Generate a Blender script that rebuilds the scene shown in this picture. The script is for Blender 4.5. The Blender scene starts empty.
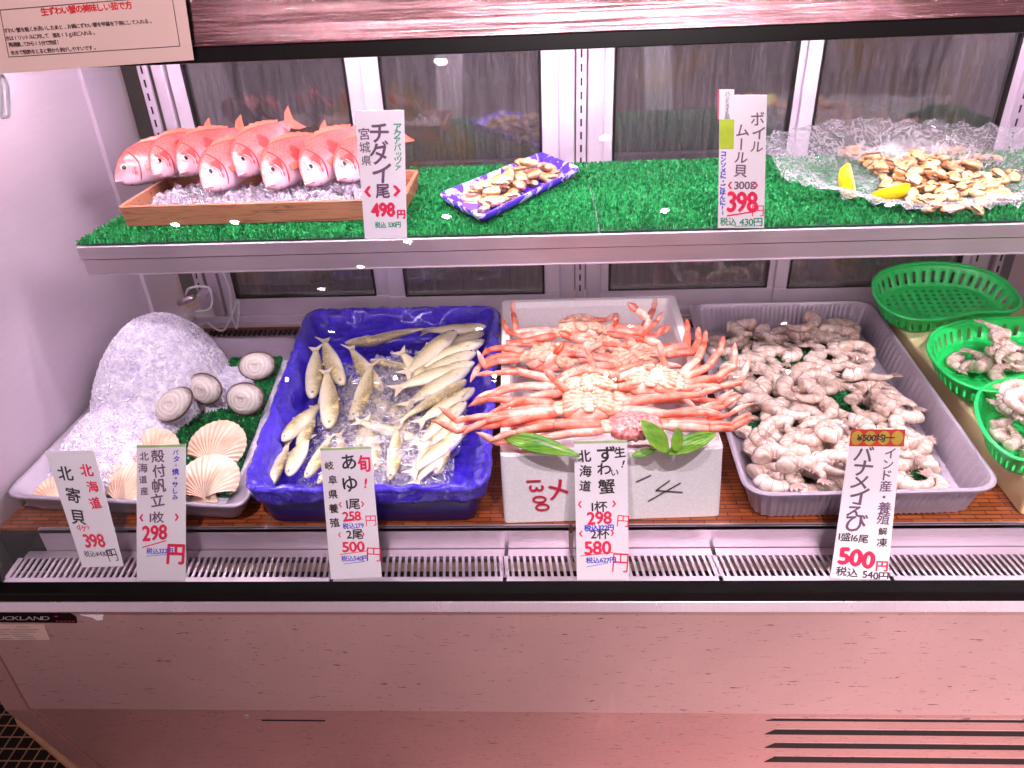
import bpy, math, random
import numpy as np
from mathutils import Vector, Matrix, Euler, noise as mnoise
random.seed(7); HAX = 0
SC = bpy.context.scene
COL = SC.collection
PI = math.pi
def R(d): return math.radians(d)

# ------------------------------------------------------------------ camera
FPX = 755.0; ZC = 1.55
_D = np.array([58., 1296., 755.]); _D /= np.linalg.norm(_D)
_Rr = np.array([14912., -227., -755.]); _Rr -= _Rr.dot(_D)*_D; _Rr /= np.linalg.norm(_Rr)
_F = np.cross(_Rr, _D)
_M = np.array([_Rr, _F, -_D])
CAM = np.array([0., 0., ZC])
def ray(x, y): return _M @ np.array([(x-512.)/FPX, (y-384.)/FPX, 1.])
def PZ(x, y, z):
    d = ray(x, y); p = CAM + d*((z-ZC)/d[2]); return Vector(p)
def PY(x, y, Y):
    d = ray(x, y); p = CAM + d*(Y/d[1]); return Vector(p)
cam_d = bpy.data.cameras.new('camera'); cam = bpy.data.objects.new('camera', cam_d); COL.objects.link(cam)
cam_d.sensor_width = 36; cam_d.lens = FPX/1024*36; cam_d.clip_start = .02
cx_, cy_, cz_ = _M @ np.array([1., 0, 0]), _M @ np.array([0, -1., 0]), _M @ np.array([0, 0, -1.])
mw = Matrix(((cx_[0], cy_[0], cz_[0], 0), (cx_[1], cy_[1], cz_[1], 0), (cx_[2], cy_[2], cz_[2], ZC), (0, 0, 0, 1)))
cam.matrix_world = mw
SC.camera = cam
SC.view_settings.view_transform = 'Standard'; SC.view_settings.look = 'None'
SC.view_settings.gamma = 1; SC.view_settings.use_curve_mapping = False
SC.view_settings.exposure = 0.32

# ------------------------------------------------------------------ materials
def srgb(r, g, b):
    return tuple(((c/255)/12.92 if c/255 <= .04045 else ((c/255+.055)/1.055)**2.4) for c in (r, g, b)) + (1.,)
class NT:
    def __init__(s, name):
        s.m = bpy.data.materials.new(name); s.m.use_nodes = True
        s.t = s.m.node_tree; s.b = s.t.nodes['Principled BSDF']; s.out = s.t.nodes['Material Output']
    def n(s, typ, **kw):
        nd = s.t.nodes.new(typ)
        for k, v in kw.items():
            if k.startswith('i_'):
                key = k[2:].replace('_', ' ')
                nd.inputs[key].default_value = v
            else: setattr(nd, k, v)
        return nd
    def l(s, a, b): s.t.links.new(a, b)
    def set(s, **kw):
        for k, v in kw.items(): s.b.inputs[k.replace('_', ' ')].default_value = v
    def coord(s, which='Object', scale=(1, 1, 1)):
        tc = s.n('ShaderNodeTexCoord'); mp = s.n('ShaderNodeMapping'); mp.inputs['Scale'].default_value = scale
        s.l(tc.outputs[which], mp.inputs[0]); return mp.outputs[0]
    def noise(s, vec, scale=5, detail=4, rough=.5, dist=0):
        n = s.n('ShaderNodeTexNoise'); n.inputs['Scale'].default_value = scale; n.inputs['Detail'].default_value = detail
        n.inputs['Roughness'].default_value = rough; n.inputs['Distortion'].default_value = dist
        s.l(vec, n.inputs['Vector']); return n.outputs['Fac']
    def ramp(s, fac, stops, interp='LINEAR'):
        r = s.n('ShaderNodeValToRGB'); r.color_ramp.interpolation = interp
        el = r.color_ramp.elements
        while len(el) < len(stops): el.new(.5)
        for e, (p, c) in zip(el, stops): e.position = p; e.color = c if len(c) == 4 else c+(1,)
        s.l(fac, r.inputs[0]); return r.outputs[0]
    def mix(s, fac, a, b, mode='MIX'):
        m = s.n('ShaderNodeMix', data_type='RGBA', blend_type=mode)
        for v, i in ((fac, 0), (a, 6), (b, 7)):
            if hasattr(v, 'links'): s.l(v, m.inputs[i])
            else: m.inputs[i].default_value = v
        return m.outputs[2]
    def col(s, c): s.l(c, s.b.inputs['Base Color']) if hasattr(c, 'links') else setattr(s.b.inputs['Base Color'], 'default_value', c)
    def bump(s, h, strength=.3, dist=.002):
        b = s.n('ShaderNodeBump'); b.inputs['Strength'].default_value = strength; b.inputs['Distance'].default_value = dist
        s.l(h, b.inputs['Height']); s.l(b.outputs[0], s.b.inputs['Normal']); return b
def simple(name, c, rough=.5, metal=0., nscale=30, namt=.12, bump=.1, bdist=.001, **kw):
    t = NT(name); v = t.coord(); f = t.noise(v, nscale)
    dark = tuple(x*(1-namt) for x in c[:3])+(1,); lite = tuple(min(1, x*(1+namt)) for x in c[:3])+(1,)
    t.col(t.ramp(f, [(.35, dark), (.65, lite)])); t.set(Roughness=rough, Metallic=metal)
    if bump: t.bump(f, bump, bdist)
    if kw: t.set(**kw)
    return t.m
def steel(name, c, rough=.3, dirx=(2, 200, 200), namt=.06, bump=.05, smudge=.25, metal=1.):
    t = NT(name); v = t.coord('Object', dirx); f = t.noise(v, 3, 5)
    w = t.coord('Object', (1, 1, 1)); g = t.noise(w, 4, 5, .6, .4)
    dark = tuple(x*(1-namt*2) for x in c[:3])+(1,)
    c1 = t.ramp(f, [(.3, dark), (.7, c)])
    c2 = t.mix(.25, c1, t.ramp(g, [(.35, tuple(x*(1-smudge) for x in c[:3])+(1,)), (.65, c)]))
    t.col(c2); t.set(Metallic=metal)
    rr = t.ramp(g, [(.3, (rough*.75,)*3), (.7, (rough*1.3,)*3)]); t.l(rr, t.b.inputs['Roughness'])
    t.bump(f, bump, .0005)
    return t.m
M = {}
M['steel'] = steel('brushed_steel', srgb(222, 206, 218), .38, metal=.7)
M['steel_v'] = steel('brushed_steel_upright', srgb(218, 200, 216), .4, (200, 200, 2), metal=.5)
M['side'] = steel('satin_steel_side', srgb(214, 196, 208), .45, (60, 2, 60), .03, .02, .3, .45)
t = NT('brushed_hood_steel'); v = t.coord('Object', (1.2, 300, 300)); f = t.noise(v, 3, 6)
t.col(t.ramp(f, [(.3, srgb(150, 100, 112)), (.7, srgb(220, 172, 180))])); t.set(Metallic=1., Roughness=.13); t.bump(t.noise(t.coord('Object', (.15, 1, 420)), 3, 1), .5, .0006); M['hood'] = t.m
M['frame'] = simple('pale_anodised_frame', srgb(214, 198, 212), .38, .35, 12, .05, .02)
M['black'] = simple('black_rubber', srgb(14, 11, 13), .25, 0, 20, .2, .02)
M['chrome'] = steel('bright_trim_steel', srgb(242, 224, 238), .25, (200, 2, 2), .05, .1, .1, .6)
M['alu'] = steel('aluminium_tray', srgb(178, 166, 180), .5, (30, 30, 30), .05, .05, .15, .45)
# painted, scratched front panel
def panel_mat(name, c, s1, s2):
    t = NT(name); v = t.coord()
    big = t.noise(v, 3, 6, .6, .3)
    sc = t.coord('Object', (14, 1, 90)); scratch = t.noise(sc, 2.2, 8, .75, .6)
    sp = t.coord('Object', (60, 1, 110)); speck = t.noise(sp, 1.5, 6, .8)
    base = t.ramp(big, [(.3, tuple(x*.85 for x in c[:3])+(1,)), (.7, c)])
    m1 = t.mix(t.ramp(scratch, [(s1, (0, 0, 0)), (s1+.03, (1, 1, 1))]), base, srgb(70, 38, 42))
    m2 = t.mix(t.ramp(speck, [(s2, (0, 0, 0)), (s2+.02, (.8, .8, .8))]), m1, srgb(60, 30, 35))
    st = t.coord('Object', (3, 1, .5)); streak = t.noise(st, 6, 2)
    m3 = t.mix(t.ramp(streak, [(.66, (0, 0, 0)), (.72, (.3, .3, .3))]), m2, srgb(235, 190, 180))
    t.col(m3); t.set(Metallic=.5, Roughness=.42); t.bump(scratch, .05, .001)
    return t.m
M['panel'] = panel_mat('scratched_panel_metal', srgb(226, 184, 184), .61, .66)
M['kick'] = panel_mat('worn_kick_panel_metal', srgb(222, 172, 172), .60, .62)
# wood
def wood(name, c1, c2, scale=(6, 60, 60), rough=.5):
    t = NT(name); v = t.coord('Object', scale); f = t.noise(v, 1.6, 6, .6, 1.2)
    t.col(t.ramp(f, [(.3, c1), (.5, c2), (.62, tuple(x*.75 for x in c2[:3])+(1,)), (.75, c1)])); t.set(Roughness=rough); t.bump(f, .15, .001)
    return t.m
M['crate'] = wood('crate_wood', srgb(84, 44, 30), srgb(168, 112, 84), (5, 60, 110))
def deckmat():
    t = NT('brown_slatted_deck'); v = t.coord('Object', (1, 1, 1)); br = t.n('ShaderNodeTexBrick')
    br.inputs['Scale'].default_value = 1; br.inputs['Brick Width'].default_value = .05; br.inputs['Row Height'].default_value = .012
    br.inputs['Mortar Size'].default_value = .0012; br.inputs['Color1'].default_value = srgb(176, 92, 44); br.inputs['Color2'].default_value = srgb(140, 66, 34)
    br.inputs['Mortar'].default_value = srgb(66, 30, 22); t.l(v, br.inputs[0]); t.col(br.outputs[0]); t.set(Roughness=.35); t.bump(br.outputs['Fac'], -.3, .001)
    return t.m
M['deck'] = deckmat()
M['board'] = simple('cream_board', srgb(255, 232, 176), .45, 0, 6, .06, .03)
M['turf'] = None
def turf(name, a, b):
    t = NT(name); v = t.coord(); f = t.noise(v, 90, 3)
    t.col(t.ramp(f, [(.35, a), (.65, b)])); t.set(Roughness=.38, **{}); return t.m
M['turf'] = turf('green_turf_blades', srgb(0, 92, 42), srgb(56, 178, 98))
M['turf_base'] = simple('dark_turf_backing', srgb(0, 66, 36), .7)
# thin clear sheets
def clear(name, tint, gl=.08, rough=.05, white=0., wscale=30, bump=0., bscale=40, fres=1.45, wcol=(1, 1, 1, 1), dirty=None, haze=0.):
    t = NT(name); t.t.nodes.remove(t.b)
    tr = t.n('ShaderNodeBsdfTransparent'); tr.inputs[0].default_value = tint
    g = t.n('ShaderNodeBsdfGlossy'); g.inputs['Roughness'].default_value = rough
    fr = t.n('ShaderNodeFresnel'); fr.inputs[0].default_value = fres or 1.3
    v = t.coord(); base = tr.outputs[0]
    if bump:
        b = t.n('ShaderNodeBump'); b.inputs['Strength'].default_value = bump; b.inputs['Distance'].default_value = .004
        t.l(t.noise(v, bscale, 6, .65, 1.0), b.inputs['Height']); t.l(b.outputs[0], g.inputs['Normal']); t.l(b.outputs[0], fr.inputs['Normal'])
    if white:
        d0 = t.n('ShaderNodeBsdfDiffuse'); d0.inputs[0].default_value = wcol; d1 = t.n('ShaderNodeBsdfTranslucent'); d1.inputs[0].default_value = wcol
        d = t.n('ShaderNodeMixShader'); d.inputs[0].default_value = .5; t.l(d0.outputs[0], d.inputs[1]); t.l(d1.outputs[0], d.inputs[2])
        mx = t.n('ShaderNodeMixShader')
        f = t.noise(v, wscale, 6, .65, .8) if dirty is None else dirty(t)
        rr = t.ramp(f, [(.35, (haze,)*3), (.75, (white,)*3)]); t.l(rr, mx.inputs[0])
        t.l(tr.outputs[0], mx.inputs[1]); t.l(d.outputs[0], mx.inputs[2]); base = mx.outputs[0]
    m2 = t.n('ShaderNodeMixShader'); ad = t.n('ShaderNodeMath', operation='ADD', use_clamp=True); ad.inputs[1].default_value = gl
    if fres: t.l(fr.outputs[0], ad.inputs[0])
    else: ad.inputs[0].default_value = 0.
    t.l(ad.outputs[0], m2.inputs[0]); t.l(base, m2.inputs[1]); t.l(g.outputs[0], m2.inputs[2])
    t.l(m2.outputs[0], t.out.inputs[0]); return t.m
M['glass'] = clear('front_glass', (.985, .985, .99, 1), 0.0, 0.0, fres=1.35)
def dripdirt(t):
    v = t.coord('Object', (30, 30, 2.5)); return t.noise(v, 3, 6, .7, .5)
M['pane'] = clear('condensation_pane', (.85, .85, .88, 1), .14, .05, white=.75, wcol=srgb(140, 132, 140), dirty=dripdirt)
def creases(t):
    v = t.coord(); a = t.noise(v, 26, 3, .55, 1.8); m = t.n('ShaderNodeMath', operation='SUBTRACT'); m.inputs[1].default_value = .5; t.l(a, m.inputs[0])
    b = t.n('ShaderNodeMath', operation='ABSOLUTE'); t.l(m.outputs[0], b.inputs[0]); c = t.n('ShaderNodeMath', operation='MULTIPLY_ADD'); c.inputs[1].default_value = -14.; c.inputs[2].default_value = .92; t.l(b.outputs[0], c.inputs[0]); return c.outputs[0]
M['wrap'] = clear('wet_clear_wrap', (.985, .985, .99, 1), .12, .14, white=.6, bump=.9, bscale=34, haze=.12, fres=None, wcol=srgb(236, 228, 228), dirty=creases)
M['film'] = clear('crinkled_clear_film', (.99, .99, .995, 1), .07, .15, white=.5, bump=.8, bscale=22, haze=.2, fres=None, wcol=srgb(240, 234, 242), dirty=creases)
M['water_ice'] = clear('clear_ice_chips', (.97, .96, .99, 1), .10, .12, white=.85, wscale=60, fres=None, wcol=srgb(240, 234, 246))
t = NT('crushed_white_ice'); v = t.coord(); f = t.noise(v, 60, 4)
t.col(t.ramp(f, [(.3, srgb(222, 208, 238)), (.6, srgb(252, 246, 255))])); t.set(Roughness=.18); t.b.inputs['Specular IOR Level'].default_value = .7
M['ice'] = t.m
M['card'] = simple('white_card', srgb(250, 240, 248), .5, 0, 8, .03, .02)
M['card_green'] = simple('green_card_edge', srgb(176, 208, 140), .5)
for nm, c in (('ink_black', (52, 40, 46)), ('ink_red', (238, 44, 88)), ('ink_blue', (56, 60, 205)), ('ink_green', (20, 158, 118)), ('ink_grey', (116, 84, 112)), ('print_red', (205, 40, 45)), ('print_dark', (70, 52, 50)), ('letter_grey', (176, 170, 166)), ('box_red', (200, 40, 70))):
    M[nm] = simple(nm, srgb(*c), .55, 0, 60, .12, 0)
M['paper'] = simple('notice_paper', srgb(214, 180, 172), .6, 0, 8, .03, .02)
t = NT('expanded_polystyrene'); v = t.coord(); vo = t.n('ShaderNodeTexVoronoi'); vo.inputs['Scale'].default_value = 220; t.l(v, vo.inputs['Vector'])
t.col(t.ramp(vo.outputs['Distance'], [(0, srgb(236, 230, 232)), (.8, srgb(250, 246, 248))])); t.set(Roughness=.55); t.bump(vo.outputs['Distance'], -.15, .001); M['foam'] = t.m
# blue film
t = NT('blue_plastic_film'); v = t.coord(); f = t.noise(v, 20, 8, .68, 1.8)
t.col(t.ramp(f, [(.3, srgb(44, 20, 190)), (.6, srgb(78, 44, 248))])); t.set(Roughness=.22); t.b.inputs['Specular IOR Level'].default_value = .7; t.bump(f, 1., .02); t.set(Coat_Weight=.7, Coat_Roughness=.08); M['blue'] = t.m
M['navy'] = simple('dark_blue_plastic', srgb(24, 22, 120), .35)
t = NT('marbled_blue_tray'); v = t.coord(); f = t.noise(v, 26, 5, .6, 1.0)
t.col(t.ramp(f, [(.44, srgb(226, 206, 238)), (.48, srgb(84, 50, 214))])); t.set(Roughness=.25); M['marble'] = t.m
M['green_plastic'] = simple('green_plastic', srgb(38, 214, 104), .3, 0, 10, .06, .02, Subsurface_Weight=.0)
M['tan_strip'] = simple('tan_stone_strip', srgb(190, 140, 108), .6)
M['white_plastic'] = simple('white_plastic', srgb(226, 222, 228), .4)
M['dark'] = simple('dark_void', srgb(22, 14, 16), .8)
def objcol(name, stops, rough=.3, gen_axis=None, nscale=40, rnd=.1, sss=0., spec=.5, ns='Object', bump=.2):
    t = NT(name); v = t.coord(ns); f = t.noise(v, nscale, 4)
    c = t.ramp(f, stops)
    oi = t.n('ShaderNodeObjectInfo'); hs = t.n('ShaderNodeHueSaturation'); mr = t.n('ShaderNodeMapRange')
    mr.inputs[3].default_value = 1-rnd; mr.inputs[4].default_value = 1+rnd
    t.l(oi.outputs['Random'], mr.inputs[0]); t.l(mr.outputs[0], hs.inputs['Value']); t.l(c, hs.inputs['Color']); t.col(hs.outputs[0])
    t.set(Roughness=rough); t.b.inputs['Specular IOR Level'].default_value = spec
    if sss: t.b.inputs['Subsurface Weight'].default_value = sss; t.b.inputs['Subsurface Scale'].default_value = .01
    if bump: t.bump(f, bump, .0008)
    return t.m
M['shrimp'] = objcol('raw_shrimp_shell', [(.3, srgb(192, 156, 140)), (.5, srgb(220, 196, 182)), (.7, srgb(238, 224, 216))], .1, nscale=70, rnd=.13, sss=.12, spec=.6)
M['shrimp_dark'] = objcol('shrimp_joint', [(.3, srgb(176, 142, 132)), (.7, srgb(212, 184, 174))], .25, nscale=90, rnd=.1)
M['mussel'] = objcol('mussel_meat', [(.3, srgb(214, 128, 58)), (.46, srgb(220, 172, 122)), (.7, srgb(232, 202, 172))], .3, nscale=60, rnd=.14, sss=.1)
M['mussel_edge'] = objcol('mussel_mantle', [(.3, srgb(58, 38, 32)), (.7, srgb(120, 78, 56))], .35, nscale=120)
M['scallop'] = objcol('scallop_shell', [(.3, srgb(212, 166, 134)), (.6, srgb(238, 210, 184)), (.8, srgb(246, 230, 214))], .45, nscale=22, rnd=.06)
def clam():
    t = NT('surf_clam_shell'); v = t.coord(); w = t.n('ShaderNodeTexWave', wave_type='RINGS', rings_direction='SPHERICAL'); w.inputs['Scale'].default_value = 60; w.inputs['Distortion'].default_value = 4
    w.inputs['Detail'].default_value = 3; t.l(v, w.inputs[0]); ln = t.n('ShaderNodeVectorMath', operation='LENGTH'); t.l(t.coord('Object', (1, 1.3, 1)), ln.inputs[0])
    edge = t.ramp(ln.outputs['Value'], [(.0295, (0, 0, 0)), (.0375, (1, 1, 1))])
    f = t.noise(v, 60, 5, .6, .5)
    a = t.mix(t.ramp(w.outputs['Fac'], [(0, (.0, .0, .0)), (.5, (.35, .35, .35))]), srgb(246, 236, 230), srgb(196, 170, 158))
    t.col(t.mix(t.mix(.5, edge, t.ramp(f, [(.4, (0, 0, 0)), (.6, (1, 1, 1))]), 'MULTIPLY'), a, srgb(84, 58, 52))); t.set(Roughness=.25); t.bump(w.outputs['Fac'], .3, .0015)
    return t.m
M['clam'] = clam()
M['clam_lip'] = simple('clam_dark_lip', srgb(96, 70, 62), .4)
M['crab'] = objcol('crab_shell_coral', [(.3, srgb(214, 84, 60)), (.5, srgb(230, 122, 98)), (.7, srgb(244, 170, 148))], .3, nscale=45, rnd=.08, spec=.5)
M['crab_pale'] = objcol('crab_shell_pale_pink', [(.3, srgb(226, 116, 96)), (.5, srgb(240, 162, 142)), (.7, srgb(248, 204, 188))], .3, nscale=45, rnd=.08)
M['crab_tip'] = objcol('crab_leg_tip', [(.3, srgb(206, 70, 36)), (.7, srgb(232, 104, 62))], .35, nscale=60)
M['crab_belly'] = objcol('crab_underside_cream', [(.3, srgb(206, 120, 94)), (.46, srgb(224, 172, 142)), (.7, srgb(232, 206, 184))], .3, nscale=80)
M['crab_back'] = objcol('crab_bumpy_carapace', [(.35, srgb(168, 84, 76)), (.55, srgb(222, 134, 128)), (.7, srgb(240, 190, 190))], .35, nscale=110, bump=.6)
M['eye_white'] = simple('fish_eye_silver', srgb(206, 196, 200), .15, .3)
M['eye_black'] = simple('fish_pupil', srgb(12, 10, 16), .08)
M['lemon'] = simple('lemon_peel', srgb(252, 214, 10), .35, 0, 140, .05, .25)
M['lemon_flesh'] = simple('lemon_pulp', srgb(252, 236, 130), .3, 0, 60, .1, .2)
def leafmat():
    t = NT('bamboo_leaf'); v = t.coord('Object', (4, 260, 4)); f = t.noise(v, 1, 3); g = t.noise(t.coord(), 18, 3)
    a = t.ramp(f, [(.35, srgb(62, 128, 30)), (.65, srgb(104, 172, 52))]); t.col(t.mix(t.ramp(g, [(.35, (0, 0, 0)), (.75, (.7, .7, .7))]), a, srgb(178, 206, 76))); t.set(Roughness=.3); t.bump(f, .2, .0006); return t.m
M['leaf'] = leafmat()
def fishmat(name, back, mid, belly, lo, hi, rough, spots=None, rnd=.06, axis=2):
    # colour runs with the fish's own height (object z), so it stays on the fish
    t = NT(name); tc = t.n('ShaderNodeTexCoord'); sx = t.n('ShaderNodeSeparateXYZ'); t.l(tc.outputs['Object'], sx.inputs[0])
    f = t.noise(t.coord('Object'), 24, 5, .6); mr = t.n('ShaderNodeMapRange'); mr.inputs[1].default_value = lo; mr.inputs[2].default_value = hi
    t.l(sx.outputs[axis], mr.inputs[0]); ad = t.n('ShaderNodeMath', operation='MULTIPLY_ADD'); t.l(f, ad.inputs[0]); ad.inputs[1].default_value = .45; ad.inputs[2].default_value = -.22
    a2 = t.n('ShaderNodeMath', operation='ADD'); t.l(mr.outputs[0], a2.inputs[0]); t.l(ad.outputs[0], a2.inputs[1])
    c = t.ramp(a2.outputs[0], [(.12, belly), (.5, mid), (.85, back)])
    sc = t.n('ShaderNodeTexVoronoi'); sc.inputs['Scale'].default_value = 260; t.l(tc.outputs['Object'], sc.inputs['Vector'])
    c = t.mix(t.ramp(sc.outputs['Distance'], [(.3, (0, 0, 0)), (.8, (.25, .25, .25))]), c, tuple(min(1, x*1.4+.1) for x in mid[:3])+(1,))
    if spots:
        c = t.mix(t.ramp(t.noise(t.coord('Object', (1, 1, 1)), spots[1], 2), [(spots[2], (0, 0, 0)), (spots[2]+.06, (.8, .8, .8))]), c, spots[0])
    oi = t.n('ShaderNodeObjectInfo'); hs = t.n('ShaderNodeHueSaturation'); m2 = t.n('ShaderNodeMapRange'); m2.inputs[3].default_value = 1-rnd; m2.inputs[4].default_value = 1+rnd
    t.l(oi.outputs['Random'], m2.inputs[0]); t.l(m2.outputs[0], hs.inputs['Value']); t.l(c, hs.inputs['Color'])
    t.col(hs.outputs[0]); t.set(Roughness=rough); t.b.inputs['Specular IOR Level'].default_value = .7; t.bump(sc.outputs['Distance'], -.12, .0006)
    return t.m
M['bream'] = fishmat('red_bream_skin', srgb(178, 66, 58), srgb(196, 106, 104), srgb(208, 182, 200), -.04, .055, .2, (srgb(186, 44, 44), 26, .585))
M['bream_red'] = simple('bream_red_edge', srgb(176, 36, 40), .35)
M['bream_lip'] = simple('bream_lip', srgb(236, 190, 194), .3)
M['bream_fin'] = simple('bream_fin', srgb(226, 112, 92), .35, 0, 120, .2, .4)
M['ayu'] = fishmat('sweetfish_skin', srgb(146, 130, 92), srgb(216, 202, 164), srgb(246, 238, 222), -.022, .022, .18, (srgb(222, 196, 130), 30, .66), .1)
M['ayu_fin'] = simple('sweetfish_fin', srgb(214, 196, 170), .35, 0, 120, .15, .3)

# ------------------------------------------------------------------ mesh builder
class MB:
    def __init__(s): s.v = []; s.f = []; s.mi = []
    def add(s, vs, fs, mi=0, mat=None):
        b = len(s.v)
        if mat is not None: vs = [mat @ Vector(q) for q in vs]
        s.v.extend(tuple(q) for q in vs); s.f.extend(tuple(b+i for i in q) for q in fs); s.mi.extend([mi]*len(fs)); return s
    def box(s, lo, hi, mi=0, mat=None):
        (a, b, c), (d, e, g) = lo, hi
        vs = [(a, b, c), (d, b, c), (d, e, c), (a, e, c), (a, b, g), (d, b, g), (d, e, g), (a, e, g)]
        return s.add(vs, [(3, 2, 1, 0), (4, 5, 6, 7), (0, 1, 5, 4), (1, 2, 6, 5), (2, 3, 7, 6), (3, 0, 4, 7)], mi, mat)
    def hexa(s, bot, top, mi=0):
        return s.add(list(bot)+list(top), [(3, 2, 1, 0), (4, 5, 6, 7), (0, 1, 5, 4), (1, 2, 6, 5), (2, 3, 7, 6), (3, 0, 4, 7)], mi)
    def loft(s, rings, mi=0, cap=True, closed=True, mat=None):
        n = len(rings[0]); vs = [p for r in rings for p in r]; fs = []
        for i in range(len(rings)-1):
            for j in range(n if closed else n-1):
                k = (j+1) % n; fs.append((i*n+j, i*n+k, (i+1)*n+k, (i+1)*n+j))
        if cap: fs.append(tuple(range(n-1, -1, -1))); fs.append(tuple((len(rings)-1)*n+j for j in range(n)))
        return s.add(vs, fs, mi, mat)
    def tube(s, pts, rad, seg=8, mi=0, flat=1., up=None, mat=None):
        pts = [Vector(p) for p in pts]; n = len(pts)
        if not hasattr(rad, '__len__'): rad = [rad]*n
        rings = []; u0 = Vector(up) if up else None
        prev = None
        for i, p in enumerate(pts):
            t = (pts[min(n-1, i+1)]-pts[max(0, i-1)]); t = t.normalized() if t.length > 1e-9 else Vector((0, 0, 1))
            if prev is None:
                u = u0 or (Vector((0, 0, 1)) if abs(t.z) < .9 else Vector((1, 0, 0)))
            else: u = prev
            u = (u - t*u.dot(t)); u = u.normalized() if u.length > 1e-6 else t.orthogonal().normalized(); prev = u
            w = t.cross(u)
            rings.append([p + (w*math.cos(a)*rad[i] + u*math.sin(a)*rad[i]*flat) for a in (2*PI*k/seg for k in range(seg))])
        return s.loft(rings, mi, True, True, mat)
    def blob(s, c, r, mi=0, nu=10, nv=6, rot=None, jit=0., seed=0):
        rg = random.Random(seed); rings = []
        Rm = rot or Matrix.Identity(3); c = Vector(c)
        vs = [Vector((0, 0, -1))]; 
        for i in range(1, nv):
            th = PI*i/nv
            for j in range(nu):
                ph = 2*PI*j/nu; vs.append(Vector((math.sin(th)*math.cos(ph), math.sin(th)*math.sin(ph), -math.cos(th)))*(1+jit*rg.uniform(-1, 1)))
        vs.append(Vector((0, 0, 1))); fs = []
        for j in range(nu): fs.append((0, 1+(j+1) % nu, 1+j))
        for i in range(nv-2):
            for j in range(nu):
                a = 1+i*nu; k = (j+1) % nu; fs.append((a+j, a+k, a+nu+k, a+nu+j))
        L = len(vs)-1; a = 1+(nv-2)*nu
        for j in range(nu): fs.append((a+j, a+(j+1) % nu, L))
        vs = [c + Rm @ Vector((q.x*r[0], q.y*r[1], q.z*r[2])) for q in vs]
        return s.add(vs, fs, mi)
    def grid(s, fn, nu, nv, mi=0, closed_u=False):
        vs = [fn(i/nu, j/nv) for j in range(nv+1) for i in range(nu+1)]
        fs = [(j*(nu+1)+i, j*(nu+1)+i+1, (j+1)*(nu+1)+i+1, (j+1)*(nu+1)+i) for j in range(nv) for i in range(nu)]
        return s.add(vs, fs, mi)
    def build(s, name, mats, parent=None, smooth=False, bevel=0, solid=0, sub=0, world=True, angle=None):
        off = Vector((0, 0, 0))
        if parent is not None and world:
            p = parent
            while p is not None: off += p.location; p = p.parent
        me = bpy.data.meshes.new(name); me.from_pydata([tuple(Vector(q)-off) for q in s.v], [], s.f)
        if not isinstance(mats, (list, tuple)): mats = [mats]
        for m in mats: me.materials.append(m)
        if len(mats) > 1: me.polygons.foreach_set('material_index', s.mi)
        if smooth: me.polygons.foreach_set('use_smooth', [True]*len(me.polygons))
        me.validate(); me.update()
        o = bpy.data.objects.new(name, me); COL.objects.link(o); o.parent = parent
        if solid: md = o.modifiers.new('s', 'SOLIDIFY'); md.thickness = solid; md.offset = 0
        if bevel: md = o.modifiers.new('b', 'BEVEL'); md.width = bevel; md.segments = 2; md.limit_method = 'ANGLE'
        if sub: md = o.modifiers.new('u', 'SUBSURF'); md.levels = sub; md.render_levels = sub
        return o
def tag(o, label=None, cat=None, group=None, kind=None):
    if label: o['label'] = label
    if cat: o['category'] = cat
    if group: o['group'] = group
    if kind: o['kind'] = kind
    return o
def empty(name, loc, label=None, cat=None, group=None, rot=None):
    o = bpy.data.objects.new(name, None); COL.objects.link(o); o.location = loc; o.empty_display_size = .02
    if rot: o.rotation_euler = rot
    return tag(o, label, cat, group)
def copy_tree(o, parent=None):
    c = o.copy(); COL.objects.link(c); c.parent = parent
    for ch in list(o.children): copy_tree(ch, c)
    return c
def lerp(a, b, t): return a+(b-a)*t
def interp(tab, x):
    for (x0, y0), (x1, y1) in zip(tab, tab[1:]):
        if x <= x1: 
            t = (x-x0)/(x1-x0); t = max(0, min(1, t)); t = t*t*(3-2*t) if False else t
            return y0+(y1-y0)*t
    return tab[-1][1]
def catmull(P, n, closed=True):
    P = [Vector(p) for p in P]; m = len(P); out = []
    segs = m if closed else m-1
    for k in range(n):
        t = k/n*segs if closed else k/(n-1)*segs*.999999
        i = int(t); u = t-i
        g = lambda q: P[q % m] if closed else P[max(0, min(m-1, q))]
        a, b, c, d = g(i-1), g(i), g(i+1), g(i+2)
        out.append(.5*((2*b)+(c-a)*u+(2*a-5*b+4*c-d)*u*u+(3*b-a-3*c+d)*u**3))
    return out
def rquad(Q, r, seg=8, side=10):
    """ring round a quadrilateral with rounded corners"""
    Q = [Vector(q) for q in Q]; out = []
    for i in range(4):
        a, b, c = Q[i-1], Q[i], Q[(i+1) % 4]; u = (a-b).normalized(); w = (c-b).normalized(); p0 = b+u*r; p1 = b+w*r
        for k in range(seg+1):
            t = k/seg; out.append((1-t)**2*p0+2*t*(1-t)*b+t*t*p1)
        nx = c-w*0; p2 = c+(b-c).normalized()*r
        for k in range(1, side): out.append(p1.lerp(p2, k/side))
    return out
def level(ring, inset, z):
    """the ring pulled towards its middle by inset, at height z"""
    c = sum(ring, Vector())/len(ring); out = []
    for p in ring:
        d = Vector((p.x-c.x, p.y-c.y, 0)); L = d.length; q = c+d*((L-inset)/L); out.append(Vector((q.x, q.y, z)))
    return out
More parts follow.
